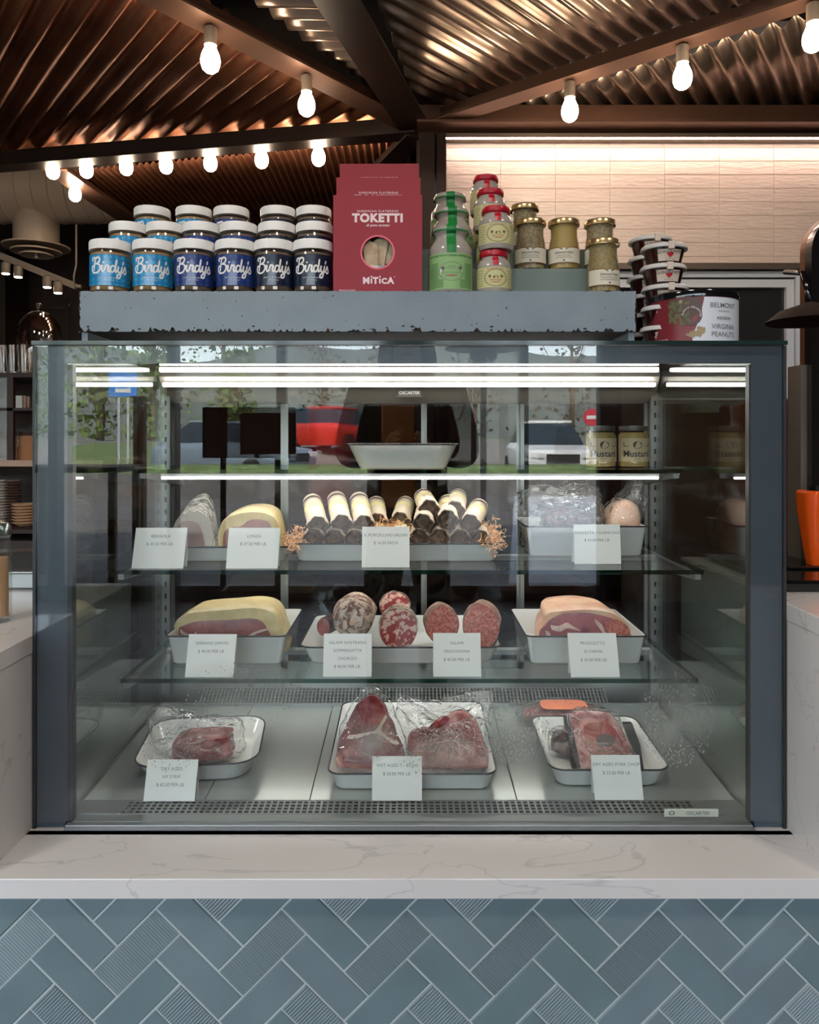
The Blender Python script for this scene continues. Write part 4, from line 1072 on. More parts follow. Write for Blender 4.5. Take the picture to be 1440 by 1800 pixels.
def birdy_jar(lab, labm, butter, loc, grp, side='label_orange'):
    t = thing('nut_butter_jar', lab, 'jar', loc, 0, grp)
    bm = B(); lathe(bm, [(JR*.90, 0), (JR*.97, .003), (JR*.97, .083), (JR*.9, .0875), (JR*.9, .0875)], 40); link('glass', bm, 'clear_glass', t, smooth=True, angle=60)
    bm = B(); lathe(bm, [(JR*.86, .003), (JR*.92, .006), (JR*.92, .081), (JR*.8, .083)], 32); link('contents', bm, butter, t, smooth=True, angle=60)
    bm = B(); lathe(bm, [(JR*1.0, .0875), (JR*1.0, .104), (JR*.96, JH), (.002, JH)], 40); link('lid', bm, 'jar_lid_white', t, smooth=True, angle=40)
    bm = B(); k = JR*.985; v = []; 
    rows = [[(k*math.sin(a), -k*math.cos(a), z) for z in (.012, .0755)] for a in [R(-74+148*i/40) for i in range(41)]]
    vr = [[bm.verts.new(p) for p in r] for r in rows]
    for i in range(40): bm.faces.new((vr[i][0], vr[i+1][0], vr[i+1][1], vr[i][1]))
    lb = link('label', bm, labm, t, smooth=True, recalc=False)
    bm = B(); vr = [[bm.verts.new((q*math.sin(a), -q*math.cos(a), z)) for q, z in ((k, .030), (k, .086), (JR*1.004, .0876), (JR*1.004, .1035))] for a in [R(76+24*i/8) for i in range(9)]]
    for i in range(8):
        for j in range(3): bm.faces.new((vr[i][j], vr[i+1][j], vr[i+1][j+1], vr[i][j+1]))
    link('side_label', bm, side, t, smooth=True, recalc=False)
    k2 = k+.0003; s_ = .0136
    bm = B(); put(bm, ribbon_geo(birdy, .25, s_, -2.85*s_, 0), bend(k2, 0, .0385)); 
    put(bm, text_geo('GOOD FATS SPREAD RICHNESS', .0030, 0), bend(k2, 0, .0265)); put(bm, text_geo('NET WT. 9 OZ', .0030, 0), bend(k2, 0, .0215))
    link('lettering', bm, 'white_print', lb, recalc=False)
    bm = B()
    for x_, w_ in ((-.022, .007), (.003, .009)):
        put(bm, rect_geo(x_-w_/2, x_+w_/2, .0035, .010, 3), bend(JR*.975, 0, 0))
    link('lower_sticker', bm, 'white_print', t, recalc=False)
    return t
proto = {}
rowpx = [(1.538+JR*0, Z1, [194, 269.5, 342, 414, 482, 550], 'front'), (1.642, Z2, [226, 291, 354, 420, 487, 553], 'middle'), (1.745, Z3, [268, 341, 407, 489, 552], 'back')]
pos = ['first', 'second', 'third', 'fourth', 'fifth', 'sixth']
for (Y, z, xs_, rn) in rowpx:
    for i, px in enumerate(xs_):
        Yc = Y+.005
        n_ = len(xs_)
        kind = (['b', 'b', 'r', 'r', 'n', 'n'] if n_ == 6 else ['b', 'b', 'r', 'n', 'n'])[i]
        desc = {'b': 'bright blue', 'r': 'royal blue', 'n': 'dark navy'}[kind]
        lab = '%s-label white-lidded jar, %s from the left in the %s row of nut butters' % (desc, pos[i], rn)
        loc = (ax(px, Yc), Yc, z); g = 'nut butter jars on the grey shelf'
        if kind not in proto:
            proto[kind] = birdy_jar(lab, {'b': 'label_bright', 'r': 'label_royal', 'n': 'label_navy'}[kind], {'b': 'nut_butter', 'r': 'nut_butter_dark', 'n': 'nut_butter_dark'}[kind], loc, g, {'b': 'label_cream', 'r': 'label_cream', 'n': 'label_orange'}[kind])
        else: dup(proto[kind], loc, lab, g)
        last_ = [o for o in C.objects if o.get('label') == lab][0]; last_.rotation_euler = (0, 0, math.atan2(-loc[0], loc[1])*.85)

# ================================================================ RED FLATBREAD BOXES
mat('box_red', srgb(150, 6, 34), rough=.5, var=.08, vscale=3); mat('ring_pink', srgb(226, 96, 120), rough=.5)
mat('bread', srgb(214, 196, 166), rough=.8, var=.2, vscale=30, vcol=srgb(180, 150, 120), bump=.4, bscale=40)
mat('print_pink', srgb(240, 214, 218), rough=.5)
BW, BH, BD = .182, .1985, .045
t = tk = thing('flatbread_box', 'front red flatbread box with a round window, largest and lowest of the three', 'box', (ax(664, 1.512), 1.514, Z1), 0, 'red flatbread boxes')
bm = B(); cxx, czz, rw = 0, .0815, .0318     # window centre
n = 48; ang = [2*PI*i/n for i in range(n)]
def sq(a):   # point on the rectangle in direction a from window centre
    c_, s_ = math.cos(a), math.sin(a); ks = []
    if abs(c_) > 1e-6: ks.append(((BW/2 if c_ > 0 else -BW/2)-cxx)/c_)
    if abs(s_) > 1e-6: ks.append(((BH if s_ > 0 else 0)-czz)/s_)
    k = min(x for x in ks if x > 0); return (cxx+c_*k, czz+s_*k)
corn = [math.atan2(z-czz, x-cxx) % (2*PI) for x, z in ((BW/2, 0), (BW/2, BH), (-BW/2, BH), (-BW/2, 0))]
ang = sorted(set([round(a, 6) for a in ang]+[round(a, 6) for a in corn])); n = len(ang)
o_ = [bm.verts.new((sq(a)[0], 0, sq(a)[1])) for a in ang]; i_ = [bm.verts.new((cxx+rw*math.cos(a), 0, czz+rw*math.sin(a))) for a in ang]; ii = [bm.verts.new((cxx+rw*math.cos(a), .0015, czz+rw*math.sin(a))) for a in ang]
ob = [bm.verts.new((sq(a)[0], BD, sq(a)[1])) for a in ang]
for k in range(n):
    j = (k+1) % n; bm.faces.new((o_[k], o_[j], i_[j], i_[k])); bm.faces.new((i_[k], i_[j], ii[j], ii[k])); bm.faces.new((o_[k], ob[k], ob[j], o_[j]))
bm.faces.new(ob); link('carton', bm, 'box_red', t)
bm = B(); put(bm, disc_geo(cxx, czz, rw+.0035, rw+.0035, 48, inner=rw/(rw+.0035)), flat(0, -.0003, 0)); link('window_ring', bm, 'ring_pink', t, recalc=False)
bm = B(); bx(bm, -.036, .036, .038, .040, .04, .12); link('window_backing', bm, mat('carton_inside', srgb(90, 60, 56), rough=.8), t)
for k, (x, z, a) in enumerate(((-.014, .075, .12), (.004, .085, -.1), (.022, .09, .25), (.022, .062, -.9))):
    bm = B(); s_ = .030
    pts = [(-s_*.45, -s_*.9), (s_*.4, -s_*.9), (s_*.5, s_*.8), (0, s_*1.1), (-s_*.5, s_*.7)]
    pts = [(x+p[0]*math.cos(a)-p[1]*math.sin(a), z+p[0]*math.sin(a)+p[1]*math.cos(a)) for p in pts]
    loft(bm, [[(p[0], .008+.005*k, p[1]) for p in pts], [(p[0], .012+.005*k, p[1]) for p in pts]]); link('flatbread', bm, 'bread', t)
bm = B(); put(bm, disc_geo(cxx, czz, rw, rw, 48), flat(0, .002, 0)); link('window_film', bm, 'clear_glass', t, recalc=False)
bm = B()
put(bm, text_geo('SARDINIAN FLATBREAD', .0062, .012, 0, 1.32), flat(0, -.0004, .1635))
put(bm, text_geo('TOKETTI', .0232, .055, 0, 1.14), flat(0, -.0004, .1440))
put(bm, text_geo('di pane carasau', .0075, .012, .35, 1.02), flat(0, -.0004, .1345))
put(bm, text_geo('M', .018, .05), flat(-.0235, -.0004, .0175))
for ch, x_ in (('T', -.0045), ('C', .0135), ('A', .0265)): put(bm, text_geo(ch, .018 if ch != 'C' else .0155, .05), flat(x_, -.0004, .0175))
for x_ in (-.0128, .0046): 
    put(bm, rect_geo(x_-.0016, x_+.0016, .0175, .0275), flat(0, -.0004, 0)); put(bm, disc_geo(x_, .0315, .0018, .0018, 12), flat(0, -.0004, 0))
put(bm, disc_geo(.0345, .031, .001, .001, 10), flat(0, -.0004, 0))
put(bm, text_geo('PRODUCT OF ITALY', .0038, .01), flat(-.062, -.0004, .0022))
link('lettering', bm, 'print_pink', t, recalc=False)
bm = B(); put(bm, text_geo('NET WT 7.0 OZ (200 g)', .0036, 0), flat(.06, -.0004, .0032)); link('small_print', bm, 'ink', t, recalc=False)
dup(tk, (ax(665.5, 1.60), 1.600, Z2), 'red flatbread box on the middle step, showing only its top band', rz=R(.6))
dup(tk, (ax(667, 1.70), 1.70, Z3), 'red flatbread box at the back, highest of the three', rz=R(-.5))

# ================================================================ STONEWARE MUSTARD POTS
mat('stoneware', srgb(168, 160, 152), rough=.2, var=.12, vscale=30, coat=.4); mat('seal_green', srgb(16, 120, 50), rough=.4); mat('seal_red', srgb(178, 20, 44), rough=.35)
mat('label_green', srgb(140, 178, 118), rough=.6); mat('label_yellow', srgb(198, 192, 140), rough=.6); mat('label_white', srgb(216, 214, 212), rough=.6)
mat('print_green', srgb(30, 96, 40), rough=.6); mat('print_brown', srgb(96, 70, 40), rough=.6); mat('print_red', srgb(170, 60, 60), rough=.6)
def wrap(bm, r, a0, a1, z0, z1, n=24):
    vr = [[bm.verts.new((r*math.sin(a), -r*math.cos(a), z)) for z in (z0, z1)] for a in [R(a0+(a1-a0)*i/n) for i in range(n+1)]]
    for i in range(n): bm.faces.new((vr[i][0], vr[i+1][0], vr[i+1][1], vr[i][1]))
def strip_geo(u0, u1, lo, hi, n):
    V = []; Fc = []
    for i in range(n+1):
        u = u0+(u1-u0)*i/n; V += [(u, lo(u)), (u, max(hi(u), lo(u)+1e-5))]
        if i: Fc.append((2*i-2, 2*i, 2*i+1, 2*i-1))
    return V, Fc
def tree_geo(x, y, s): # tiny emblem tree
    v, f = disc_geo(x, y+s*.5, s*.5, s*.45, 9); b = len(v); v += [(x-s*.08, y-s*.4), (x+s*.08, y-s*.4), (x+s*.08, y+.1*s), (x-s*.08, y+.1*s)]; f.append((b, b+1, b+2, b+3)); return v, f
def pot(name, lab, loc, grp, r, h, red):
    t = thing(name, lab, 'jar', loc, 0, grp)
    rn = r*(.70 if not red else .72)
    k = h/.132 if not red else h/.092
    if not red:
        pr = [(r*.96, 0), (r, .003), (r, .080*k), (r*.97, .090*k), (r*.80, .102*k), (rn, .108*k), (rn, .114*k), (r*.84, .121*k), (r*.85, .126*k), (r*.78, .131*k), (.002, .132*k)]
    else:
        pr = [(r*.93, 0), (r, .006), (r, .055*k), (r*.93, .066*k), (rn*1.02, .073*k), (rn, .078*k), (.002, .079*k)]
    bm = B(); lathe(bm, pr, 40); link('pot', bm, 'stoneware', t, smooth=True, angle=50)
    if red:
        bm = B(); lathe(bm, [(rn*1.03, .077*k), (rn*1.13, .079*k), (rn*1.15, .086*k), (rn*1.08, .091*k), (.002, .092*k)], 36); link('lid', bm, 'seal_red', t, smooth=True, angle=50)
        bm = B(); wrap(bm, r*1.006, -105, 105, .010*k, .052*k); lb = link('label', bm, 'label_yellow', t, smooth=True, recalc=False)
        # strip from lid down onto shoulder
        pts = [(rn*1.17, .090*k), (rn*1.17, .079*k), (rn*1.06, .0765*k), (rn*1.06, .074*k), (r*.95, .066*k), (r*1.012, .056*k)]
        bm = B(); hw = .0062; rows = [[bm.verts.new((x, -math.sqrt(max(q*q-x*x, 0))-.0003, z)) for x in (-hw, -hw/2, 0, hw/2, hw)] for q, z in pts]
        for a_, b_ in zip(rows, rows[1:]):
            for i in range(4): bm.faces.new((a_[i], a_[i+1], b_[i+1], b_[i]))
        link('seal_strip', bm, 'seal_red', t, recalc=False)
        R1 = r*1.008; zc = .030*k; bm = B()
        put(bm, disc_geo(0, zc, .0245, .0185*k, 36, inner=.96), bend(R1, 0, 0)); put(bm, disc_geo(0, zc, .0228, .017*k, 36, inner=.97), bend(R1, 0, 0))
        put(bm, tree_geo(-.0125, zc, .006), bend(R1, 0, 0)); put(bm, tree_geo(.0125, zc, .006), bend(R1, 0, 0))
        put(bm, disc_geo(0, zc+.001, .006, .003), bend(R1, 0, 0))
        for j in range(7):
            z = zc-.016+j*.0052
            for sx in (-1, 1): put(bm, rect_geo(min(sx*.0275, sx*.042), max(sx*.0275, sx*.042), z, z+.0009, 5), bend(R1, 0, 0))
        link('fine_print', bm, 'print_brown', lb, recalc=False)
        bm = B(); put(bm, text_geo('MOUTARDE DE MEAUX', .0034, .01), bend(R1, 0, .0475*k)); put(bm, text_geo('MOUTARDE', .0042, .02), bend(R1, 0, zc-.0062)); put(bm, text_geo('POMMERY', .0040, .02), bend(R1, 0, zc-.0105))
        link('lettering', bm, 'print_red', lb, recalc=False)
    else:
        bm = B(); wrap(bm, r*1.006, -110, 110, .004*k, .074*k); lb = link('label', bm, 'label_green', t, smooth=True, recalc=False)
        bm = B(); wrap(bm, r*.852, -180, 180, .1195*k, .1225*k, 40); link('wax_ring', bm, 'seal_green', t, recalc=False)
        pts = [(r*.3, .1325*k), (r*.79, .1315*k), (r*.87, .126*k), (r*.86, .121*k), (rn*1.03, .114*k), (rn*1.03, .108*k), (r*.81, .102*k), (r*.98, .090*k), (r*1.012, .080*k), (r*1.012, .074*k)]
        hw = .0098; bm = B(); rows = [[bm.verts.new((x, -math.sqrt(max(q*q-x*x, 0))-.0004, z)) for x in (-hw, -hw/2, 0, hw/2, hw)] for q, z in pts]
        for a_, b_ in zip(rows, rows[1:]):
            for i in range(4): bm.faces.new((a_[i], a_[i+1], b_[i+1], b_[i]))
        link('seal_strip', bm, 'seal_green', t, recalc=False)
        R1 = r*1.008; zc = .038*k
        bm = B(); put(bm, disc_geo(0, zc, .0262, .0185*k, 40), bend(R1, 0, 0)); ov = link('label_oval', bm, 'label_white', lb, recalc=False)
        R2 = r*1.011; bm = B()
        put(bm, disc_geo(0, zc, .0262, .0185*k, 40, inner=.955), bend(R2, 0, 0)); put(bm, tree_geo(-.018, zc+.003, .008), bend(R2, 0, 0)); put(bm, tree_geo(.018, zc+.003, .008), bend(R2, 0, 0))
        put(bm, text_geo('MOUTARDE AU POIVRE VERT', .0036, .0), bend(R2, 0, zc-.004)); put(bm, rect_geo(-.012, .012, zc+.006, zc+.0068, 4), bend(R2, 0, 0)); put(bm, rect_geo(-.008, .008, zc+.010, zc+.0108, 4), bend(R2, 0, 0))
        link('fine_print', bm, 'ink_grey', lb, recalc=False)
        bm = B(); put(bm, text_geo('POMMERY', .0052, .03), bend(R2, 0, zc-.0105)); link('red_lettering', bm, 'print_red', lb, recalc=False)
        bm = B(); put(bm, text_geo('MUSTARD WITH GREEN PEPPERCORNS', .0062, .02), bend(R2, 0, .0665*k)); 
        for j in range(15):
            z = .008*k+j*.0034
            for sx in (-1, 1):
                x0 = .029 - (.012 if abs(z-zc) > .017 else 0)
                put(bm, rect_geo(min(sx*x0, sx*.052), max(sx*x0, sx*.052), z, z+.0012, 6), bend(R2, 0, 0))
        link('lettering', bm, 'print_green', lb, recalc=False)
    return t
rG = .0455
g0 = pot('green_mustard_pot', 'front grey stoneware mustard pot with a green label and green seal', (ax(792, 1.545), 1.546, Z1), 'green-label mustard pots', rG, .139, False)
dup(g0, (ax(794, 1.64), 1.640, Z2), 'green-sealed stoneware mustard pot, middle of the three', 'green-label mustard pots')
dup(g0, (ax(791, 1.74), 1.745, Z3), 'green-sealed stoneware mustard pot at the back, highest of the three', 'green-label mustard pots')
hR = (Z2-Z1+.0)  # placeholder
rR, hR = .0365, .0905
r0p = pot('red_mustard_pot', 'red-lidded stoneware mustard pot standing on the grey shelf, under another', (ax(869, 1.54), 1.548, Z1), 'red-lid mustard pots', rR, hR, True)
k0 = 'red-lid mustard pots'
dup(r0p, (ax(873, 1.54), 1.548, Z1+hR+.0006), 'red-lidded yellow-label mustard pot stacked on top of the front one', k0)
dup(r0p, (ax(866, 1.635), 1.637, Z2), 'red-lidded mustard pot under another one on the middle step', k0)
dup(r0p, (ax(862, 1.635), 1.637, Z2+hR+.0006), 'red-lidded mustard pot stacked in the middle, second highest red lid', k0)
dup(r0p, (ax(858, 1.74), 1.742, Z3), 'red-lidded mustard pot on the back step, mostly hidden under the top one', k0)
dup(r0p, (ax(854, 1.74), 1.742, Z3+hR+.0006), 'red-lidded mustard pot at the very top of the stack', k0)

# ================================================================ GLASS MUSTARD JARS WITH GOLD LIDS
mat('gold_lid', srgb(206, 176, 128), rough=.25, metal=.85); mat('mustard_seed', srgb(158, 142, 110), rough=.5, var=.5, vscale=180, vcol=srgb(116, 98, 68)); mat('mustard_smooth', srgb(164, 138, 78), rough=.45)
mat('mustard_green', srgb(158, 138, 92), rough=.5, var=.4, vscale=180); mat('label_ivory', srgb(214, 206, 186), rough=.6); mat('label_border', srgb(120, 74, 44), rough=.6)
def fallot(lab, loc, content, sub2, grp, rz=0):
    t = thing('mustard_jar', lab, 'jar', loc, rz, grp); r = .0345
    prof_ = [(r*.93, 0), (r*.98, .004), (r*.98, .045), (r*.94, .062), (r*.85, .078), (r*.84, .102)]
    bm = B(); lathe(bm, prof_, 36); link('glass', bm, 'clear_glass', t, smooth=True, angle=50)
    bm = B(); lathe(bm, [(q*.95, max(z, .003) if z < .1 else .100) for q, z in prof_], 32); link('contents', bm, content, t, smooth=True, angle=50)
    bm = B(); lathe(bm, [(r*.90, .100), (r*1.0, .101), (r*1.0, .110), (r*.95, .113), (.002, .113)], 40); link('lid', bm, 'gold_lid', t, smooth=True, angle=40)
    # label with V notch at its top
    k = r*.992
    def lab_(bm, g, kk):
        n = 30; vr = []
        for i in range(n+1):
            a = R(-78+156*i/n); u = abs(a*r); zt_ = .047-g if u > .012 else .040-g+(u/.012)*.007
            vr.append([bm.verts.new((kk*math.sin(a), -kk*math.cos(a), z)) for z in (.0155+g, zt_)])
        for i in range(n): bm.faces.new((vr[i][0], vr[i+1][0], vr[i+1][1], vr[i][1]))
    bm = B(); lab_(bm, -.0018, k); link('label_border', bm, 'label_border', t, smooth=True, recalc=False)
    bm = B(); lab_(bm, 0, k+.0003); lb = link('label', bm, 'label_ivory', t, smooth=True, recalc=False)
    bm = B(); put(bm, text_geo('Edmond Fallot', .0072, .008, .45), bend(k+.0007, 0, .0345))
    put(bm, text_geo(sub2[0], .0038, .0), bend(k+.0007, 0, .029)); put(bm, text_geo(sub2[1], .0036, .0), bend(k+.0007, 0, .0245)); put(bm, disc_geo(0, .0195, .0022, .0018, 9), bend(k+.0007, 0, 0))
    link('lettering', bm, 'ink', lb, recalc=False)
    bm = B(); put(bm, ([(-.004, .043), (0, .0385), (.004, .043), (.0025, .0465), (-.0025, .0465)], [(0, 1, 2, 3, 4)]), bend(k+.0009, 0, 0)); link('crest', bm, 'label_white', lb, recalc=False)
    return t
gF = 'gold-lid mustard jars'
f1 = fallot('gold-lidded grainy mustard jar on the green step beside the red-lid pots', (ax(933, 1.628), 1.632, Z2), 'mustard_seed', ('SEED STYLE MUSTARD', 'MOUTARDE EN GRAINES'), gF, rz=R(-9))
f2 = fallot('smooth yellow mustard jar with a gold lid on the green step', (ax(992, 1.628), 1.632, Z2), 'mustard_smooth', ('DIJON MUSTARD', 'MOUTARDE DE DIJON'), gF, rz=R(-11))
f3 = fallot('gold-lidded mustard jar standing directly on the grey shelf at its right end', (ax(1060, 1.548), 1.548, Z1), 'mustard_green', ('TARRAGON MUSTARD', 'MOUTARDE ESTRAGON'), gF, rz=R(9))
dup(f1, (ax(1056, 1.628), 1.634, Z2), 'gold-lidded mustard jar behind the one at the right end of the grey shelf', gF)
dup(f1, (ax(922, 1.74), 1.742, Z3-.0), 'gold-lidded mustard jar on the back step, highest of the gold lids', gF)
# mustard jars inside the case
mat('parchment', srgb(190, 168, 132), rough=.6)
def big_mustard(px, lab, first=None):
    Y = 1.80; loc = (ax(px, Y), Y, 1.2096)
    if first: return dup(first, loc, lab)
    t = thing('stone_mustard_jar', lab, 'jar', loc, 0, 'mustard jars in the case'); r = .037
    bm = B(); lathe(bm, [(r*.94, 0), (r, .004), (r, .078), (r*.88, .088)], 36); link('glass', bm, 'clear_glass', t, smooth=True, angle=50)
    bm = B(); lathe(bm, [(r*.9, .002), (r*.94, .005), (r*.94, .076), (r*.8, .084)], 32); link('contents', bm, 'mustard_smooth', t, smooth=True, angle=50)
    bm = B(); lathe(bm, [(r*.9, .088), (r*.93, .089), (r*.93, .099), (.002, .1)], 36); link('lid', bm, mat('lid_dark', srgb(66, 62, 52), rough=.4), t, smooth=True, angle=40)
    bm = B(); wrap(bm, r*1.006, -80, 80, .014, .070); lb = link('label', bm, 'parchment', t, smooth=True, recalc=False)
    bm = B(); put(bm, text_geo('Mustard', .021, .02), bend(r*1.012, 0, .026)); put(bm, disc_geo(0, .054, .011, .009), bend(r*1.012, 0, 0)); put(bm, text_geo('ESTATE', .004, 0), bend(r*1.012, 0, .019)); 
    for sx in (-1, 1): put(bm, rect_geo(min(sx*.022, sx*.034), max(sx*.022, sx*.034), .050, .0515, 3), bend(r*1.012, 0, 0)); put(bm, rect_geo(min(sx*.032, sx*.034), max(sx*.032, sx*.034), .050, .06, 1), bend(r*1.012, 0, 0))
    link('lettering', bm, 'ink', lb, recalc=False)
    return t
m0 = big_mustard(1113, 'mustard jar with a parchment label on the top glass shelf, right one')
big_mustard(1056, 'mustard jar with a parchment label on the top glass shelf, left one partly hidden', m0)

# ================================================================ QUINCE PASTE CUPS AND PEANUT TIN
mat('quince', srgb(56, 12, 10), rough=.15); mat('cup_lid', srgb(206, 200, 198), rough=.3); mat('cup_label', srgb(206, 188, 172), rough=.6); mat('heart_red', srgb(176, 18, 32), rough=.5)
glassmat('cup_plastic', (.93, .9, .88), gain=1.5)
def heart_geo(cx, cz, s):
    v = []
    for i in range(24):
        a = 2*PI*i/24; v.append((cx+s*(16*math.sin(a)**3)/16, cz+s*(13*math.cos(a)-5*math.cos(2*a)-2*math.cos(3*a)-math.cos(4*a))/16))
    return v, [tuple(range(24))]
def cup(lab, loc, g, rz=0):
    t = thing('quince_cup', lab, 'cup', loc, rz, g); r = .046
    bm = B(); lathe(bm, [(r*.66, 0), (r*.72, .002), (r*.86, .028), (r*.90, .034)], 32); link('cup_body', bm, 'cup_plastic', t, smooth=True, angle=40)
    bm = B(); lathe(bm, [(r*.64, .002), (r*.70, .004), (r*.83, .028), (r*.84, .031)], 28); link('paste', bm, 'quince', t, smooth=True, angle=40)
    bm = B(); lathe(bm, [(r*.96, .0325), (r*.98, .0335), (r*.97, .0385), (r*.92, .0405), (.002, .0408)], 36); lathe(bm, [(r*.9, .031), (r*1.0, .0315), (r*1.01, .0335), (r*.96, .0335)], 36, capb=False, capt=False); link('lid', bm, 'cup_lid', t, smooth=True, angle=40)
    bm = B(); vr = []
    for i in range(13):
        a = R(-36+72*i/12); vr.append([bm.verts.new((q*math.sin(a), -q*math.cos(a), z)) for q, z in ((r*.735*1.02+.0004, .005), (r*.86*1.02+.0004, .027))])
    for i in range(12): bm.faces.new((vr[i][0], vr[i+1][0], vr[i+1][1], vr[i][1]))
    lb = link('label', bm, 'cup_label', t, smooth=True, recalc=False)
    def cone(u, v):
        q = r*.735*1.02+.0009+(v-.005)/.022*(r*.125*1.02); a = u/(r*.82); return (q*math.sin(a), -q*math.cos(a), v)
    bm = B(); put(bm, text_geo('QUINCE PASTE', .0072, .01), lambda u, v: cone(u, v+.0195)); put(bm, text_geo('NET WT 7 OZ', .003, 0), lambda u, v: cone(u, v+.007)); link('lettering', bm, 'ink', lb, recalc=False)
    bm = B(); put(bm, heart_geo(0, .0165, .0062), lambda u, v: (lambda p: (p[0]*1.01, p[1]-.0006, p[2]))(cone(u, v))); link('heart', bm, 'heart_red', lb, recalc=False)
    bm = B(); bx(bm, -.006, .006, -r*1.03, -r*.9, .026, .0415, bev=.001); link('tape', bm, 'cup_label', t)
    return t
c0 = None; CH = .0410
nms = ['bottom', 'second', 'third', 'fourth', 'fifth', 'top']
for stackpx, Y, n, g in ((1142, 1.60, 6, 'rear stack of quince paste cups'), (1167, 1.505, 5, 'front stack of quince paste cups')):
    for i in range(n):
        which = 'topmost' if i == n-1 else ('lowest' if i == 0 else nms[i]+' from below')
        lab = 'dark quince paste cup, %s in the %s stack beside the peanut tin' % (which, 'rear' if n == 6 else 'front')
        loc = (ax(stackpx + (i % 3-1)*1.5, Y), Y, ZT_+.001+i*CH)
        if c0 is None: c0 = cup(lab, loc, g)
        else: dup(c0, loc, lab, g, rz=R((i*37) % 9-4))
mat('tin_maroon', srgb(124, 34, 42), rough=.4); mat('tin_white', srgb(208, 212, 220), rough=.4); mat('leaf_green', srgb(96, 100, 62), rough=.6); mat('peanut_tan', srgb(160, 140, 108), rough=.6); mat('tin_brown', srgb(84, 62, 54), rough=.5)
TR = .0885
TY = 1.505
t = thing('peanut_tin', 'wide round maroon and white tin of Virginia peanuts with a black lid', 'tin', (ax(1228, 1.47), TY, ZT_+.001), rz=R(-25))
th_ = .092
bm = B(); lathe(bm, [(TR*.985, 0), (TR*.985, th_)], 64); link('body', bm, 'tin_maroon', t, smooth=True, angle=40)
bm = B(); lathe(bm, [(TR*1.0, th_-.004), (TR*1.01, th_+.004), (TR*.99, th_+.009), (.003, th_+.010)], 64); link('lid', bm, 'gloss_black', t, smooth=True, angle=40)
k = TR*.99
bm = B(); wrap(bm, k, 19, 100, .001, th_-.005, 30); put(bm, strip_geo(TR*R(5), TR*R(19.2), lambda u: .001, lambda u: .018+(th_-.023)*max(0, (u/TR-R(5))/R(14.2))**1.5, 12), bend(k, 0, 0)); wl = link('white_label', bm, 'tin_white', t, smooth=True, recalc=False)
bm = B(); put(bm, strip_geo(-TR*R(24), TR*R(16), lambda u: .034+.02*abs(math.sin(u*90))+(.02 if u < -TR*R(20) else 0), lambda u: th_-.006, 24), bend(k+.0002, 0, 0)); link('brown_patch', bm, 'tin_brown', t, recalc=False)
bm = B(); rb = random.Random(9)
for i in range(26):
    x = rb.uniform(-.036, .002); z = rb.uniform(.036, .082)-(0 if x < -.015 else .0); a = rb.uniform(0, 3)
    v, f = disc_geo(0, 0, rb.uniform(.004, .008), rb.uniform(.002, .0036), 9); v = [(x+p[0]*math.cos(a)-p[1]*math.sin(a), z+p[0]*math.sin(a)+p[1]*math.cos(a)) for p in v]; put(bm, (v, f), bend(k+.0005, 0, 0))
link('leaf_print', bm, 'leaf_green', t, recalc=False)
bm = B()
for i in range(22):
    a0 = rb.uniform(-2.6, .9); q = rb.uniform(.005, .016); x = .014+q*math.cos(a0); z = .022+q*.8*math.sin(a0); a = rb.uniform(0, 3)
    for dx in (-.0022, .0022):
        v, f = disc_geo(dx, 0, .0036, .0026, 10); v = [(x+p[0]*math.cos(a)-p[1]*math.sin(a), max(z+p[0]*math.sin(a)+p[1]*math.cos(a), .002)) for p in v]; put(bm, (v, f), bend(k+.0007, 0, 0))
put(bm, disc_geo(-.014, .080, .0035, .0035, 10), bend(k+.0007, 0, 0))
link('peanut_print', bm, 'peanut_tan', t, recalc=False)
bm = B(); put(bm, disc_geo(.006, .052, .0195, .0195, 40, inner=.68), bend(k+.0009, 0, 0)); rg = link('round_seal', bm, 'tin_brown', t, recalc=False)
bm = B(); 
for i, ch in enumerate('CLASSIC COLLECTION'):
    a = R(172-i*10.4); px_, pz_ = .006+.0148*math.cos(a), .052+.0148*math.sin(a); v, f = text_geo(ch, .0046, .01) if ch != ' ' else ([], [])
    v = [(px_+p[0]*math.cos(a-PI/2)-p[1]*math.sin(a-PI/2), pz_+p[0]*math.sin(a-PI/2)+p[1]*math.cos(a-PI/2)) for p in v]; put(bm, (v, f), bend(k+.0012, 0, 0))
link('seal_lettering', bm, 'white_print', rg, recalc=False)
bm = B(); a0 = R(46)
put(bm, text_geo('BELMONT', .0138, .006, 0, .98), bend(k+.0005, a0, th_-.0255)); put(bm, text_geo('PEANUTS', .0052, .005, 0, 1.3), bend(k+.0005, a0, th_-.034)); put(bm, text_geo('REDSKIN', .0076, .02, 0, 1.1), bend(k+.0005, a0, th_-.048)); 
put(bm, text_geo('VIRGINIA', .0134, .004, 0, 1.0), bend(k+.0005, a0, th_-.066)); put(bm, text_geo('PEANUTS', .0134, .004, 0, 1.0), bend(k+.0005, a0, th_-.081))
link('lettering', bm, 'ink_grey', wl, recalc=False)
bm = B(); put(bm, text_geo('NET WT 20 OZ', .0042, .005), bend(k+.0005, R(-53), .0165)); put(bm, text_geo('SINCE 1993', .004, .0), bend(k+.0005, R(-62), .006)); put(bm, text_geo('VIRGINIA NUTS', .0055, .01), bend(k+.0005, R(-38), .006)); link('white_lettering', bm, 'white_print', t, recalc=False)

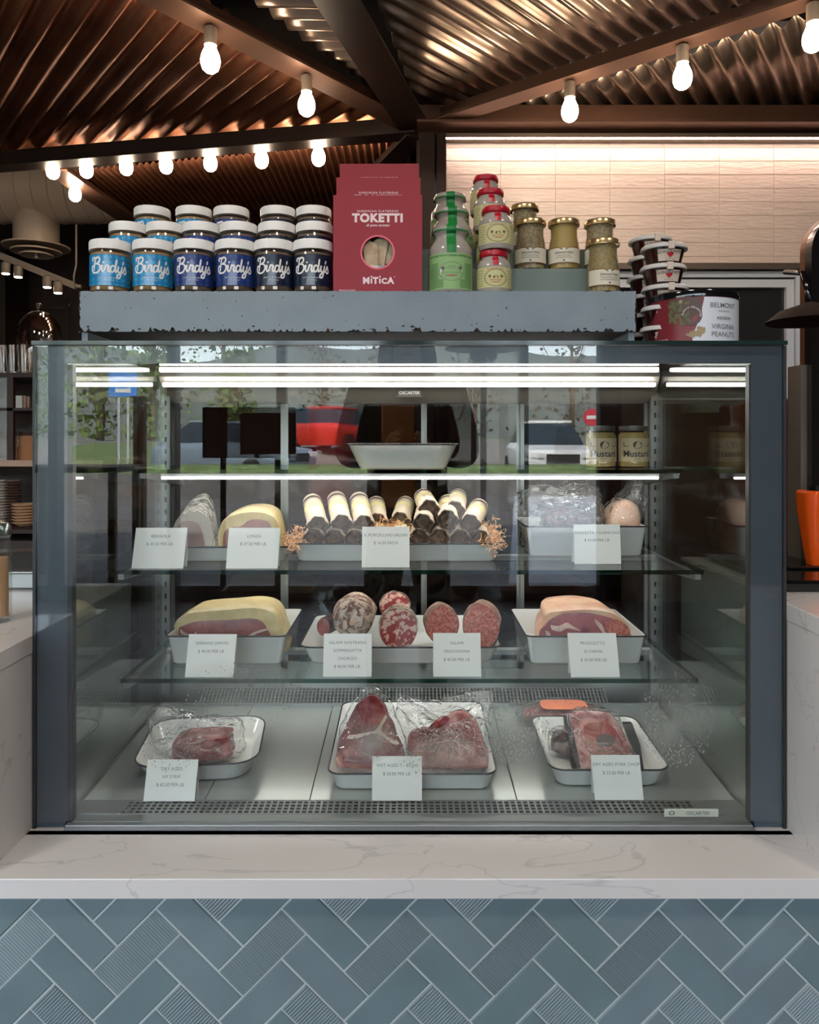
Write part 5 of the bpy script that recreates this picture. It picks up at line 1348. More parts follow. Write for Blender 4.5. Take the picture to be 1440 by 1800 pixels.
# ================================================================ ENAMEL TRAYS
def tray(name, lab, px0, px1, Yf, Yb, zb_, h, rad=.02, taper=.012, rz=0, grp='white enamel trays', xc=None, width=None, slope=0):
    w_ = width if width else (ax(px1, Yf)-ax(px0, Yf)); cx = xc if xc is not None else (ax(px0, Yf)+ax(px1, Yf))/2; d_ = Yb-Yf
    t = thing(name, lab, 'tray', (cx, (Yf+Yb)/2, zb_), rz, grp, rot=(slope, 0, rz))
    def ring(ins, z, rr=rad): return [(p[0], p[1], z) for p in rrect(w_-2*ins, d_-2*ins, max(rr-ins*.3, .004), 6)]
    bm = B(); loft(bm, [ring(taper+.004, 0), ring(taper, .004), ring(.003, h-.002), ring(0, h), ring(.0035, h-.0015), ring(taper+.002, .006), ring(taper+.007, .0025)])
    link('body', bm, 'enamel', t, smooth=True, angle=50)
    bm = B(); tube(bm, ring(-.0005, h-.0002), .0019, 8, closed=True); link('rim', bm, 'enamel_rim', t, smooth=True)
    return t
tray('oval_dish', 'deep oval white enamel dish with thin black rim on the top shelf', 608, 808, 1.685, 1.83, 1.2096, .056, rad=.045, taper=.026, grp=None)
# a small chip in the dish
tray('enamel_tray', 'white enamel tray with the two cured meats at the left of the second shelf', 300, 508, 1.64, 1.86, 1.0046, .034, rad=.012, grp=None)
tray('enamel_tray', 'long white enamel tray full of paper-wrapped salamis on the second shelf', 512, 882, 1.64, 1.86, 1.0046, .041, rad=.02, grp=None)
tray('enamel_tray', 'deep white enamel tray with bagged meat at the right of the second shelf', 925, 1141, 1.71, 1.92, 1.0046, .071, rad=.014, grp=None)
tray('enamel_tray', 'deep white enamel tray under the ham block at the left of the third shelf', 290, 502, 1.635, 1.90, .7766, .065, rad=.014, grp=None)
tray('enamel_tray', 'wide white enamel tray with four salamis in the middle of the third shelf', 526, 882, 1.63, 1.93, .7766, .042, rad=.028, taper=.02, grp=None)
tray('enamel_tray', 'deep white enamel tray under the prosciutto at the right of the third shelf', 926, 1139, 1.635, 1.90, .7766, .065, rad=.014, grp=None)
tray('enamel_tray', 'round-cornered white enamel tray at the left of the bottom deck', 222, 440, 1.53, 1.76, deckz(1.645)+.001, .045, slope=.055, rad=.05, taper=.02, rz=R(6), grp=None)
tray('enamel_tray', 'large white enamel tray under the two big steaks on the bottom deck', 576, 874, 1.505, 1.86, deckz(1.6825)+.001, .040, slope=.055, rad=.025, grp=None)
tray('enamel_tray', 'white enamel tray with the pork chop at the right of the bottom deck', 968, 1180, 1.515, 1.77, deckz(1.6425)+.001, .043, slope=.055, rad=.03, taper=.016, grp=None)
glassmat('clear_dish', (.9, .93, .93), gain=1.8, milk=.25)

# ================================================================ PRICE CARDS
def card(lines, px0, px1, pyt, pyb, zb_, lean=.012, sheets=.028, lab='', skew=0, rz=0):
    Y = (H-zb_)*F/(pyb-VY); cx = (ax(px0, Y)+ax(px1, Y))/2; wd = (px1-px0)*Y/F; hh = (pyb-pyt)*Y/F
    t = thing('price_card', lab, 'price card', (cx, Y, zb_+.0006), rz, 'price cards')
    yt = lean+.004
    bm = B(); loft(bm, [[(-wd/2, 0, 0), (wd/2, 0, 0), (wd/2, .0006, 0), (-wd/2, .0006, 0)], [(-wd/2+skew, yt, hh), (wd/2+skew, yt, hh), (wd/2+skew, yt+.0006, hh), (-wd/2+skew, yt+.0006, hh)]]); f_ = link('front_leaf', bm, 'paper_white', t)
    bm = B(); loft(bm, [[(-wd/2, sheets, 0), (wd/2, sheets, 0), (wd/2, sheets+.0006, 0), (-wd/2, sheets+.0006, 0)], [(-wd/2+skew, yt+.0006, hh), (wd/2+skew, yt+.0006, hh), (wd/2+skew, yt+.0012, hh), (-wd/2+skew, yt+.0012, hh)]]); link('back_leaf', bm, 'paper_white', t)
    bm = B(); n_ = len(lines)
    for i, s in enumerate(lines):
        if n_ == 2: z = hh*(.76-.19*i)
        elif n_ == 3: z = hh*(.74-.19*i)
        else: z = hh*(.76-.185*i)
        k = z/hh; put(bm, text_geo(s, .0086, -.004, 0, 1.02), lambda u, v, z=z, k=k: (u+skew*((z+v)/hh), yt*((z+v)/hh)-.0003, z+v))
    link('lettering', bm, 'ink_grey', f_, recalc=False)
    return t
z2, z3 = 1.004, .776
card(['BRESAOLA', '$ 45.50 PER LB.'], 231, 322, 930, 1000, z2, lab='price card reading BRESAOLA on the second shelf', skew=.004)
card(['LONZA', '$ 37.50 PER LB.'], 397, 488, 930, 1000, z2, lab='price card reading LONZA $ 37.50 on the second shelf', skew=.003)
card(['IL PORCELLINO SALUMI', '$ 16.50 EACH'], 636, 720, 928, 998, z2, lab='price card reading IL PORCELLINO SALUMI before the wrapped salamis')
card(['PANCETTA / GUANCIALE', '$ 43.00 PER LB.'], 1010, 1092, 924, 992, z2+.0, lab='price card reading PANCETTA / GUANCIALE at the right of the second shelf', skew=.002)
card(['SERRANO JAMON', '$ 40.00 PER LB.'], 325, 410, 1119, 1191, z3, lab='price card reading SERRANO JAMON on the third shelf', skew=.004)
card(['SALAMI NOSTRANO', 'SOPPRESSATTA', 'CHORIZO', '$ 40.00 PER LB.'], 568, 653, 1118, 1190, z3, lab='four-line price card reading SALAMI NOSTRANO on the third shelf')
card(['SALAMI', 'FINOCHIONA', '$ 40.00 PER LB.'], 762, 846, 1117, 1190, z3, lab='price card reading SALAMI FINOCHIONA on the third shelf')
card(['PROSCIUTTO', 'DI PARMA', '$ 35.00 PER LB.'], 1004, 1090, 1117, 1191, z3, lab='price card reading PROSCIUTTO DI PARMA on the third shelf', skew=-.004)
zd = deckz(1.485)+.0008
card(['DRY AGED', 'NY STRIP', '$ 62.50 PER LB.'], 252, 342, 1342, 1409, zd, lab='price card reading DRY AGED NY STRIP on the bottom deck', skew=.003)
card(['WET AGED T - BONE', '$ 50.00 PER LB.'], 654, 742, 1336, 1408, zd, lab='price card reading WET AGED T - BONE on the bottom deck')
card(['DRY AGED PORK CHOP', '$ 23.00 PER LB.'], 1046, 1132, 1334, 1407, zd, lab='price card reading DRY AGED PORK CHOP on the bottom deck', skew=-.004)

# ================================================================ MEATS
voromat('serrano_meat', [srgb(128, 56, 50), srgb(150, 76, 68)], 60, rough=.35, bump=.3)
mat('fat_cream', srgb(220, 200, 150), rough=.35, var=.12, vscale=30, vcol=srgb(200, 176, 128), bump=.2, bscale=30, subs=.15)
mat('fat_pink', srgb(222, 188, 160), rough=.35, var=.15, vscale=25, vcol=srgb(204, 150, 124), bump=.2, bscale=30, subs=.15)
voromat('prosciutto_meat', [srgb(122, 64, 80), srgb(168, 96, 100)], 26, rough=.35, bump=.2)
voromat('fat_streak', [srgb(210, 170, 160), srgb(226, 196, 184)], 60, rough=.4, bump=.2)
voromat('salami_cut', [srgb(160, 62, 54), srgb(214, 164, 148)], 120, rough=.4, bump=.3, thr=(.46, .56))
voromat('salami_fine', [srgb(170, 74, 62), srgb(206, 134, 116)], 210, rough=.4, bump=.3, thr=(.42, .6))
voromat('salami_coarse', [srgb(150, 44, 42), srgb(222, 180, 160)], 85, rough=.4, bump=.3, thr=(.50, .55))
voromat('casing_mould', [srgb(104, 66, 54), srgb(196, 178, 160)], 70, rough=.7, bump=.6, thr=(.42, .58))
voromat('casing_brown', [srgb(130, 86, 70), srgb(176, 146, 126)], 60, rough=.6, bump=.5, thr=(.4, .62))
voromat('steak_meat', [srgb(128, 40, 46), srgb(172, 84, 84)], 28, rough=.25, bump=.3, thr=(.45, .68))
voromat('steak_pale', [srgb(168, 88, 86), srgb(212, 150, 140)], 22, rough=.25, bump=.3, thr=(.4, .66))
voromat('pork_meat', [srgb(176, 86, 90), srgb(222, 170, 160)], 26, rough=.3, bump=.3, thr=(.42, .6))
voromat('dark_cured', [srgb(42, 20, 18), srgb(100, 58, 50)], 50, rough=.3, bump=.8, thr=(.45, .65))
mat('bone', srgb(232, 206, 190), rough=.4)
def outline_shift(o, cx, cz, k, dz=0): return [(cx+(x-cx)*k, cz+(z-cz)*k+dz) for x, z in o]
def slab(name, lab, cat_, loc, outer, depth, rings, skin, rz=0, grp=None):
    """a cut block: outer outline facing the viewer, rings of (y fraction, scale, dz) behind it"""
    t = thing(name, lab, cat_, loc, rz, grp); cx = sum(p[0] for p in outer)/len(outer)
    o2 = catmull(outer+[outer[0]], 5)[:-1]
    bm = B(); rr = [[(cx+(x-cx)*.985, 0, max(z*.985, 0)) for x, z in o2], [(x, .003, z) for x, z in o2]]
    for fy, k, kz in rings: rr.append([(cx+(x-cx)*k, fy*depth, z*kz) for x, z in o2])
    loft(bm, rr); s_ = link('fat_cap', bm, skin, t, smooth=True, angle=55)
    return t
def face(t, nm, pts, m, y=-.0008, n=4, bulge=.0012, smoothit=True):
    o2 = catmull(pts+[pts[0]], n)[:-1] if smoothit else pts
    cx = sum(p[0] for p in o2)/len(o2); cz = sum(p[1] for p in o2)/len(o2)
    bm = B(); loft(bm, [[(x, y+.003, z) for x, z in o2], [(x, y, z) for x, z in o2], [(cx+(x-cx)*.9, y-bulge, cz+(z-cz)*.9) for x, z in o2]]); return link(nm, bm, m, t, smooth=True, angle=50)
# serrano ham block, third shelf left
Ys = 1.665; zt3 = .7766+.0045
def loc_px(pts, Y, z0, x0): return [((px-VX)*Y/F-x0, H-(py-VY)*Y/F-z0) for px, py in pts]
def rest(pts): m_ = min(p[1] for p in pts); return [(x, z-m_) for x, z in pts]
Yh = 1.70
x0 = ax(402, Yh)
# the block sits on the tray floor: its hidden foot is added below what the photo shows
out = loc_px([(308, 1150), (306, 1100), (322, 1082), (345, 1075), (400, 1071), (450, 1068), (482, 1078), (496, 1105), (500, 1150), (400, 1152)], Yh, zt3, x0); out = [(x, max(z, 0)) for x, z in out]
t = slab('ham_block', 'serrano ham block with thick cream fat cap and dark red face', 'ham', (x0, Yh, zt3), out, .19, [(.35, .985, 1.02), (.6, .94, 1.02), (.85, .86, .92), (1, .62, .6)], 'fat_cream')
face(t, 'meat_face', loc_px([(312, 1148), (314, 1108), (322, 1100), (350, 1092), (400, 1090), (440, 1087), (460, 1092), (470, 1106), (478, 1122), (482, 1148), (400, 1149)], Yh, zt3, x0), 'serrano_meat')
face(t, 'fat_seam', loc_px([(432, 1121), (444, 1112), (462, 1106), (472, 1106), (458, 1111), (446, 1117), (436, 1126)], Yh, zt3, x0), 'fat_streak', y=-.003)
face(t, 'fat_seam', loc_px([(318, 1105), (326, 1112), (340, 1116), (345, 1110), (343, 1119), (328, 1117), (318, 1112)], Yh, zt3, x0), 'fat_streak', y=-.003)
# prosciutto
x0 = ax(1030, Yh)
out = loc_px([(946, 1150), (947, 1112), (956, 1095), (962, 1078), (990, 1073), (1040, 1071), (1080, 1078), (1104, 1098), (1111, 1120), (1112, 1150), (1030, 1152)], Yh, zt3, x0); out = [(x, max(z, 0)) for x, z in out]
t = slab('prosciutto_block', 'prosciutto block with pale fat rim and pink-purple face', 'ham', (x0, Yh, zt3), out, .19, [(.35, .97, 1.02), (.6, .88, 1.05), (.85, .72, .98), (1, .5, .6)], 'fat_pink')
face(t, 'meat_face', loc_px([(950, 1148), (948, 1112), (958, 1100), (966, 1090), (985, 1080), (1010, 1077), (1040, 1078), (1070, 1085), (1093, 1093), (1104, 1104), (1108, 1122), (1108, 1148), (1030, 1150)], Yh, zt3, x0), 'prosciutto_meat')
face(t, 'lean_lobe', loc_px([(1062, 1094), (1080, 1088), (1098, 1096), (1106, 1110), (1104, 1122), (1085, 1124), (1070, 1112)], Yh, zt3, x0), 'salami_fine', y=-.0026)
for k, pl in enumerate(([(968, 1098), (982, 1100), (996, 1094), (1006, 1100), (1020, 1108), (1008, 1106), (996, 1104), (984, 1110), (970, 1106)], [(1046, 1088), (1058, 1098), (1064, 1112), (1072, 1124), (1064, 1122), (1056, 1108), (1046, 1094)], [(958, 1108), (966, 1112), (970, 1124), (962, 1122)])):
    face(t, 'fat_seam', loc_px(pl, Yh, zt3, x0), 'fat_streak', y=-.0032)
# salamis
def salami(name, lab, px, py, rx, ry, Y, L, m_cut, m_case, cut=True, tilt=0, rz=0, z0=.7766+.0045, grp='salamis in the middle tray'):
    cx, cz = ax(px, Y), az(py, Y); RX, RZ = rx*Y/F, ry*Y/F
    cz = max(cz, z0+RZ*.98)
    t = thing(name, lab, 'salami', (cx, Y, cz), rz, grp, rot=(tilt, 0, rz)); n = 32
    def ring(k, y, wob=0): return [(RX*k*math.cos(2*PI*i/n)*(1+wob*noise.noise(Vector((math.cos(2*PI*i/n)*2, math.sin(2*PI*i/n)*2, y*30)))), y, RZ*k*math.sin(2*PI*i/n)*(1+wob*noise.noise(Vector((math.cos(2*PI*i/n)*2+5, math.sin(2*PI*i/n)*2, y*30))))) for i in range(n)]
    bm = B()
    if cut: rs = [ring(.93, -.001), ring(1, .004, .05)]
    else: rs = [ring(.12, -L*.28), ring(.5, -L*.24, .08), ring(.8, -L*.13, .1), ring(.97, 0, .1)]
    rs += [ring(1.02, L*.35, .1), ring(1.0, L*.6, .1), ring(.85, L*.82, .1), ring(.5, L*.95, .1), ring(.12, L)]
    loft(bm, rs); link('casing', bm, m_case, t, smooth=True)
    if cut:
        bm = B(); loft(bm, [ring(.95, .001), ring(.95, -.0025), ring(.85, -.0035)]); link('cut_face', bm, m_cut, t, smooth=True, angle=40)
    else:
        bm = B(); lathe(bm, [(.006, -L*.31), (.003, -L*.27)], 10, axis='Y'); link('knot', bm, 'kraft', t)
    return t
salami('round_salami', 'largest round salami mottled with white mould, left in the middle tray', 621, 1088, 37, 35, 1.74, .13, 'salami_cut', 'casing_mould', cut=False)
salami('round_salami', 'cut salami showing coarse red and white marbling, front centre of the middle tray', 700, 1106, 34, 36, 1.68, .11, 'salami_coarse', 'casing_mould', tilt=R(-4))
salami('round_salami', 'small mould-covered salami behind the coarse cut one', 694, 1080, 27, 25, 1.86, .06, 'salami_coarse', 'casing_mould', z0=.7766+.045, tilt=R(-6))
salami('upright_salami', 'pink fine-grained cut salami, between the coarse cut one and the rightmost', 778, 1099, 30, 34, 1.68, .12, 'salami_fine', 'casing_brown', tilt=R(-6), rz=R(3))
salami('upright_salami', 'paler cut salami with brown casing, rightmost in the middle tray', 846, 1101, 33, 40, 1.69, .12, 'salami_fine', 'casing_brown', tilt=R(-6), rz=R(-8))
salami('chorizo', 'small dark red sausage end lying left of the largest round salami', 569, 1102, 13, 16, 1.79, .09, 'serrano_meat', 'dark_cured', rz=R(-20))
# bresaola and lonza, second shelf left
glassmat('cling', (.96, .94, .9), ior=1.4, rough=.12, milk=.35, milkcol=(.8, .74, .64), bump=1, bscale=34, gain=1.8)
Yb = 1.70; zt2 = 1.0046+.0045; x0 = ax(340, Yb)
out = loc_px([(308, 968), (304, 935), (312, 912), (330, 900), (352, 899), (368, 915), (376, 945), (376, 968), (340, 969)], Yb, zt2, x0); out = [(x, max(z, 0)) for x, z in out]
t = slab('bresaola', 'grey-brown cured meat end wrapped in pale cling film behind BRESAOLA', 'cured meat', (x0, Yb, zt2), out, .15, [(.3, 1, 1.08), (.6, .9, 1.25), (.85, .7, 1.3), (1, .35, 1.0)], 'cling', rz=R(6))
face(t, 'meat_face', loc_px([(314, 966), (309, 936), (318, 920), (333, 915), (350, 922), (357, 945), (356, 966)], Yb, zt2, x0), mat('bresaola_meat', srgb(120, 92, 84), rough=.35, var=.3, vscale=30), y=-.002)
x0 = ax(437, Yb)
out = loc_px([(384, 968), (383, 940), (392, 915), (415, 903), (445, 899), (472, 903), (488, 918), (494, 968), (437, 969)], Yb, zt2, x0); out = [(x, max(z, 0)) for x, z in out]
t = slab('lonza', 'cured pork loin with a golden cream fat rim behind the second price card', 'cured meat', (x0, Yb, zt2), out, .15, [(.3, 1, 1.06), (.6, .93, 1.1), (.85, .8, 1.0), (1, .5, .6)], 'fat_cream')
face(t, 'meat_face', loc_px([(392, 966), (394, 938), (404, 928), (425, 924), (440, 914), (462, 914), (476, 924), (482, 966)], Yb, zt2, x0), mat('lonza_meat', srgb(150, 104, 96), rough=.35, var=.3, vscale=30), y=-.002)
bm = B(); tube(bm, [at(372, 905, 1.76), at(378, 935, 1.72), at(372, 962, 1.68)], .008, 8, radii=[.005, .012, .006]); o = link('film_fold', bm, 'cling', None); bpy.data.objects.remove(o)

# ---------------------------------------------------------------- wrapped salamis
mat('butcher_paper', srgb(226, 206, 184), rough=.65, var=.08, vscale=20, bump=.25, bscale=40); mat('brown_paper', srgb(112, 92, 76), rough=.6, var=.3, vscale=30, bump=.7, bscale=60)
mat('band_highlit', srgb(240, 222, 160), rough=.5); mat('band_plum', srgb(88, 50, 54), rough=.5)
def wrapped(lab, loc, rot, r=.0235, L=.18, seed=0):
    t = thing('wrapped_salami', lab, 'salami', loc, 0, 'paper-wrapped salamis', rot=rot); rn_ = random.Random(seed)
    n = 20
    def ring(k, y, w_=.05, hexk=0): 
        out_ = []
        for i in range(n):
            a = 2*PI*i/n; q = r*k*(1+w_*noise.noise(Vector((math.cos(a)*2+seed, math.sin(a)*2, y*40))) + hexk*abs(math.sin(3*a+seed))*-.16)
            out_.append((q*math.cos(a), y, q*math.sin(a)))
        return out_
    bm = B(); loft(bm, [ring(1.1, 0, .25, 1), ring(1.04, .012, .15, .6), ring(1, .03), ring(1, L*.5), ring(.98, L*.9), ring(.8, L*.97), ring(.4, L)], capb=False); link('paper_roll', bm, 'butcher_paper', t, smooth=True)
    bm = B(); loft(bm, [ring(1.12, -.001, .25, 1), ring(1.0, -.003, .2, 1), ring(.82, .006, .3, .6), ring(.45, .001, .5, .4), ring(.1, .006, .5)], capb=False); link('paper_end', bm, 'brown_paper', t, smooth=True, angle=35)
    bm = B(); lathe(bm, [(r*1.02, L*.40), (r*1.02, L*.58)], 28, axis='Y', capb=False, capt=False); link('label_band', bm, 'band_highlit', t, smooth=True)  # cream label band; its yellow tone stands in for the LED highlight
    bm = B(); lathe(bm, [(r*1.035, L*.74), (r*1.035, L*.80)], 28, axis='Y', capb=False, capt=False); link('plum_band', bm, 'band_plum', t, smooth=True)
    return t
# (front-end pixel, front-end Y, tilt up degrees, yaw degrees)
WR = [(552, 946, 1.665, 3, -3, 'bottom row, first from the left'), (588, 947, 1.665, 2, 0, 'bottom row, second from the left'), (624, 948, 1.665, 2, -4, 'bottom row, third from the left'), (662, 949, 1.665, 2, 0, 'bottom row, hidden behind the price card'),
      (700, 948, 1.665, 2, 2, 'bottom row, just right of the card\'s middle'), (737, 947, 1.665, 2, 2, 'bottom row, fourth from the right'), (773, 947, 1.665, 2, 3, 'bottom row, third from the right'), (809, 948, 1.665, 3, 0, 'bottom row, second from the right'), (845, 949, 1.665, 3, 4, 'bottom row, last on the right'),
      (559, 924, 1.670, 14, -12, 'upper row, leftmost with its end open to the front'), (601, 921, 1.675, 15, -10, 'upper row, second from the left'), (640, 922, 1.68, 15, -8, 'upper row, third from the left, above the price card'),
      (744, 920, 1.67, 8, 4, 'upper row, left one of the right-hand heap'), (787, 913, 1.675, 8, 3, 'upper row, middle of the right-hand heap'), (827, 921, 1.67, 8, 12, 'upper row, rightmost of the heap'),
      (755, 895, 1.70, 5, -4, 'topmost of the right-hand heap, crossing over the others'), (800, 897, 1.72, 6, 6, 'near the top of the heap on the right side'),
      (664, 918, 1.76, 10, -4, 'short visible roll at the back between the two heaps'), (704, 916, 1.76, 9, 4, 'second short roll at the back between the two heaps')]
w0 = None
for i, (px, py, Y, el, yaw, d_) in enumerate(WR):
    p = at(px, py, Y); floor_ = 1.0046+.0045+.0235
    p.z = max(p.z, floor_); L_ = .17
    rot = (R(el), 0, R(-yaw))
    lab = 'paper-wrapped salami, brown folded end: %s' % d_
    if w0 is None: w0 = wrapped(lab, p, rot)
    else:
        o = dup(w0, p, lab); o.rotation_euler = rot
# shredded paper
bm = B(); rs_ = random.Random(4)
def shred(cx, cy, cz, sx, sy, sz, n):
    for k in range(n):
        p = Vector((cx+rs_.gauss(0, sx), cy+rs_.gauss(0, sy), cz+abs(rs_.gauss(0, sz)))); d = Vector((rs_.uniform(-1, 1), rs_.uniform(-1, 1), rs_.uniform(-.4, .9))).normalized(); q = d.orthogonal().normalized()
        prev = None; L_ = rs_.uniform(.012, .026)
        for j in range(6):
            tt = j/5; c_ = p + d*L_*tt + q*math.sin(tt*rs_.uniform(3, 6))*.005; c_.z = max(c_.z, 1.0115); u = Vector((0, 0, 1)).cross(d).normalized()*.0011 + Vector((0, 0, .0006))
            row = (bm.verts.new(c_+u), bm.verts.new(c_-u))
            if prev: bm.faces.new((prev[0], row[0], row[1], prev[1]))
            prev = row
shred(ax(520, 1.68), 1.70, 1.03, .011, .04, .016, 200)
shred(ax(864, 1.68), 1.70, 1.035, .013, .04, .018, 330)
shred(ax(680, 1.70), 1.73, 1.055, .03, .03, .012, 260)
mat('shred_kraft', srgb(222, 168, 120), rough=.8)
o = link('shredded_paper', bm, 'shred_kraft', recalc=False); tag(o, 'curly shredded kraft paper packed round the wrapped salamis', 'packing paper', kind='stuff')
for m_ in [o.modifiers.new('s', 'SOLIDIFY')]: m_.thickness = .0003

# ---------------------------------------------------------------- bagged meats
def bag(parent, name, pts_front, y0, depth, z0, x0, Y, seed=0, crinkle=.006, m_='plastic_bag', lean=0, taper=.7):
    """puffed, creased plastic bag around an outline seen from the front"""
    o2 = catmull(pts_front+[pts_front[0]], 8)[:-1]; cx = sum(p[0] for p in o2)/len(o2); cz = sum(p[1] for p in o2)/len(o2)
    bm = B(); rings = []; NR = 14
    for k in range(NR+1):
        f = k/NR; a = PI*f; sc_ = .25+.75*max(math.sin(a), 0)**.45 if 0 < k < NR else .2
        y = y0 - math.cos(a)*depth/2 + depth/2
        ring = []
        for i, (x, z) in enumerate(o2):
            nn = noise.noise(Vector((x*38+seed, y*30, z*38)))*crinkle + noise.noise(Vector((x*110+seed, y*110, z*110)))*crinkle*.45
            q = Vector((cx+(x-cx)*sc_, y+lean*max(z-0, 0), cz+(z-cz)*sc_)); r_ = Vector((x-cx, 0, z-cz)); r_.normalize() if r_.length else None
            q += r_*nn + Vector((0, nn*.8, 0)); q.z = max(q.z, .0012)
            ring.append(q)
        rings.append(ring)
    loft(bm, rings); return link(name, bm, m_, parent, smooth=True)
def meat_lump(parent, name, pts, y0, depth, m_, lean=0, bulge=.88, seed=1, wob=.003):
    o2 = catmull(pts+[pts[0]], 5)[:-1]; cx = sum(p[0] for p in o2)/len(o2); cz = sum(p[1] for p in o2)/len(o2); bm = B(); rr = []
    for fy, k in ((0, .82), (.06, .93), (.2, 1), (.75, 1), (.94, .93), (1, .8)):
        rr.append([(cx+(x-cx)*k+wob*noise.noise(Vector((x*60, fy*4, z*60+seed))), y0+fy*depth+lean*max(z, 0), max(cz+(z-cz)*k+wob*noise.noise(Vector((x*60, fy*4+9, z*60))), .001)) for x, z in o2])
    loft(bm, rr); return link(name, bm, m_, parent, smooth=True, angle=60)
def P_(pl, Y, z0, x0): return [(x, max(z, .0005)) for x, z in loc_px(pl, Y, z0, x0)]
# T-bone steaks
zd2 = deckz(1.56)+.0055
Y1 = 1.56; x0 = ax(652, Y1)
t = thing('bagged_steak', 'left vacuum-bagged red steak rising to a peak in the large bottom tray', 'steak', (x0, Y1, zd2), 0, 'bagged t-bone steaks')
LN = .9
def Pl(pl, Y, z0, x0, lean):  # outline on a plane leaning back: solve so that it lands on the same pixels
    out_ = []
    for px, py in pl:
        # y = Y + lean*z ; py = VY + (H-z0-z)*F/y
        z = (F*(H-z0)-(py-VY)*Y)/(F+(py-VY)*lean); z = max(z, 0); y = Y+lean*z; out_.append(((px-VX)*y/F-x0, z))
    return out_
A = Pl([(592, 1348), (590, 1315), (600, 1280), (618, 1240), (640, 1214), (655, 1206), (672, 1218), (692, 1250), (706, 1285), (716, 1320), (716, 1350), (655, 1356)], Y1, zd2, x0, LN)
meat_lump(t, 'meat', Pl([(596, 1346), (594, 1315), (606, 1285), (622, 1250), (640, 1230), (660, 1226), (676, 1244), (692, 1280), (708, 1318), (708, 1346), (655, 1350)], Y1, zd2, x0, LN), .004, .022, 'steak_meat', lean=LN)
face_ = meat_lump(t, 'bone', Pl([(612, 1296), (640, 1290), (662, 1284), (676, 1262), (680, 1264), (672, 1288), (700, 1306), (697, 1310), (664, 1292), (640, 1296), (612, 1302)], Y1-.002, zd2, x0, LN), .0015, .008, 'bone', lean=LN)
meat_lump(t, 'fat_edge', Pl([(592, 1350), (592, 1332), (610, 1328), (650, 1330), (690, 1334), (712, 1336), (714, 1350), (655, 1354)], Y1-.002, zd2, x0, LN), .0, .02, 'steak_pale', lean=LN)
bag(t, 'plastic_bag', A, -.004, .04, 0, x0, Y1, 3, .006, lean=LN)
x0 = ax(790, Y1)
t = thing('bagged_steak', 'right vacuum-bagged pale pink steak with a crumpled bag top in the large bottom tray', 'steak', (x0, Y1, zd2), 0, 'bagged t-bone steaks')
LN2 = 1.5
meat_lump(t, 'meat', Pl([(720, 1350), (718, 1300), (735, 1288), (765, 1282), (790, 1262), (812, 1255), (836, 1268), (850, 1300), (862, 1335), (864, 1352), (790, 1356)], Y1, zd2, x0, LN2), .004, .026, 'steak_pale', lean=LN2)
meat_lump(t, 'red_edge', Pl([(722, 1298), (726, 1288), (750, 1282), (768, 1268), (784, 1260), (790, 1266), (772, 1280), (750, 1292), (730, 1302)], Y1, zd2, x0, LN2), -.001, .01, 'steak_meat', lean=LN2)
meat_lump(t, 'red_edge', Pl([(722, 1353), (724, 1345), (790, 1350), (862, 1345), (864, 1353), (790, 1356)], Y1-.006, zd2, x0, LN2), .0, .01, 'steak_meat', lean=LN2)
bag(t, 'plastic_bag', Pl([(714, 1352), (714, 1300), (700, 1275), (694, 1245), (705, 1228), (750, 1236), (800, 1228), (864, 1220), (860, 1262), (864, 1310), (870, 1352), (790, 1358)], Y1, zd2, x0, LN2), -.006, .045, 0, x0, Y1, 8, .009, lean=LN2)
# NY strip
zl = deckz(1.60)+.0055; Y2 = 1.60; x0 = ax(340, Y2)
t = thing('bagged_strip_steak', 'marbled strip steak in a folded clear bag, bottom left tray', 'steak', (x0, Y2, zl), 0)
meat_lump(t, 'meat', Pl([(300, 1338), (300, 1318), (330, 1308), (365, 1303), (396, 1300), (402, 1320), (400, 1336), (345, 1342)], Y2, zl, x0, .6), .004, .06, 'steak_meat', lean=.6)
meat_lump(t, 'fat_edge', Pl([(298, 1336), (298, 1312), (310, 1302), (340, 1298), (394, 1296), (396, 1302), (350, 1310), (312, 1322), (306, 1336)], Y2, zl, x0, .6), .008, .06, 'steak_pale', lean=.6)
bag(t, 'plastic_bag', Pl([(262, 1330), (254, 1290), (254, 1258), (270, 1250), (310, 1262), (350, 1270), (412, 1278), (424, 1300), (414, 1340), (340, 1346)], Y2, zl, x0, .9), -.002, .07, 0, x0, Y2, 15, .010, lean=.9)
# pork chop and its dark trays
Y3 = 1.57; x0 = ax(1060, Y3); zp_ = deckz(1.585)+.0055
t = thing('bagged_pork_chop', 'pink pork chop in a clear bag with a round grey sticker', 'pork chop', (x0, Y3, zp_), 0)
meat_lump(t, 'meat', Pl([(1024, 1356), (1018, 1320), (1010, 1285), (1006, 1262), (1040, 1258), (1078, 1262), (1096, 1285), (1110, 1320), (1116, 1352), (1070, 1358)], Y3, zp_, x0, 1.8), .004, .035, 'pork_meat', lean=1.8)
meat_lump(t, 'pale_face', Pl([(1030, 1316), (1024, 1290), (1030, 1272), (1066, 1270), (1086, 1290), (1096, 1316), (1070, 1326), (1040, 1324)], Y3, zp_, x0, 1.8), -.004, .01, 'steak_pale', lean=1.8)
q = at(1063, 1299, 1.60)
bm = B(); pl = Pl([(1063+16*math.cos(a), 1299+11*math.sin(a)) for a in [2*PI*i/20 for i in range(20)]], Y3, zp_, x0, 1.8)
loft(bm, [[(x, -.008+1.8*z, z) for x, z in pl], [(x, -.0065+1.8*z, z) for x, z in pl]]); link('sticker', bm, mat('sticker_grey', srgb(110, 96, 92), rough=.5), t)
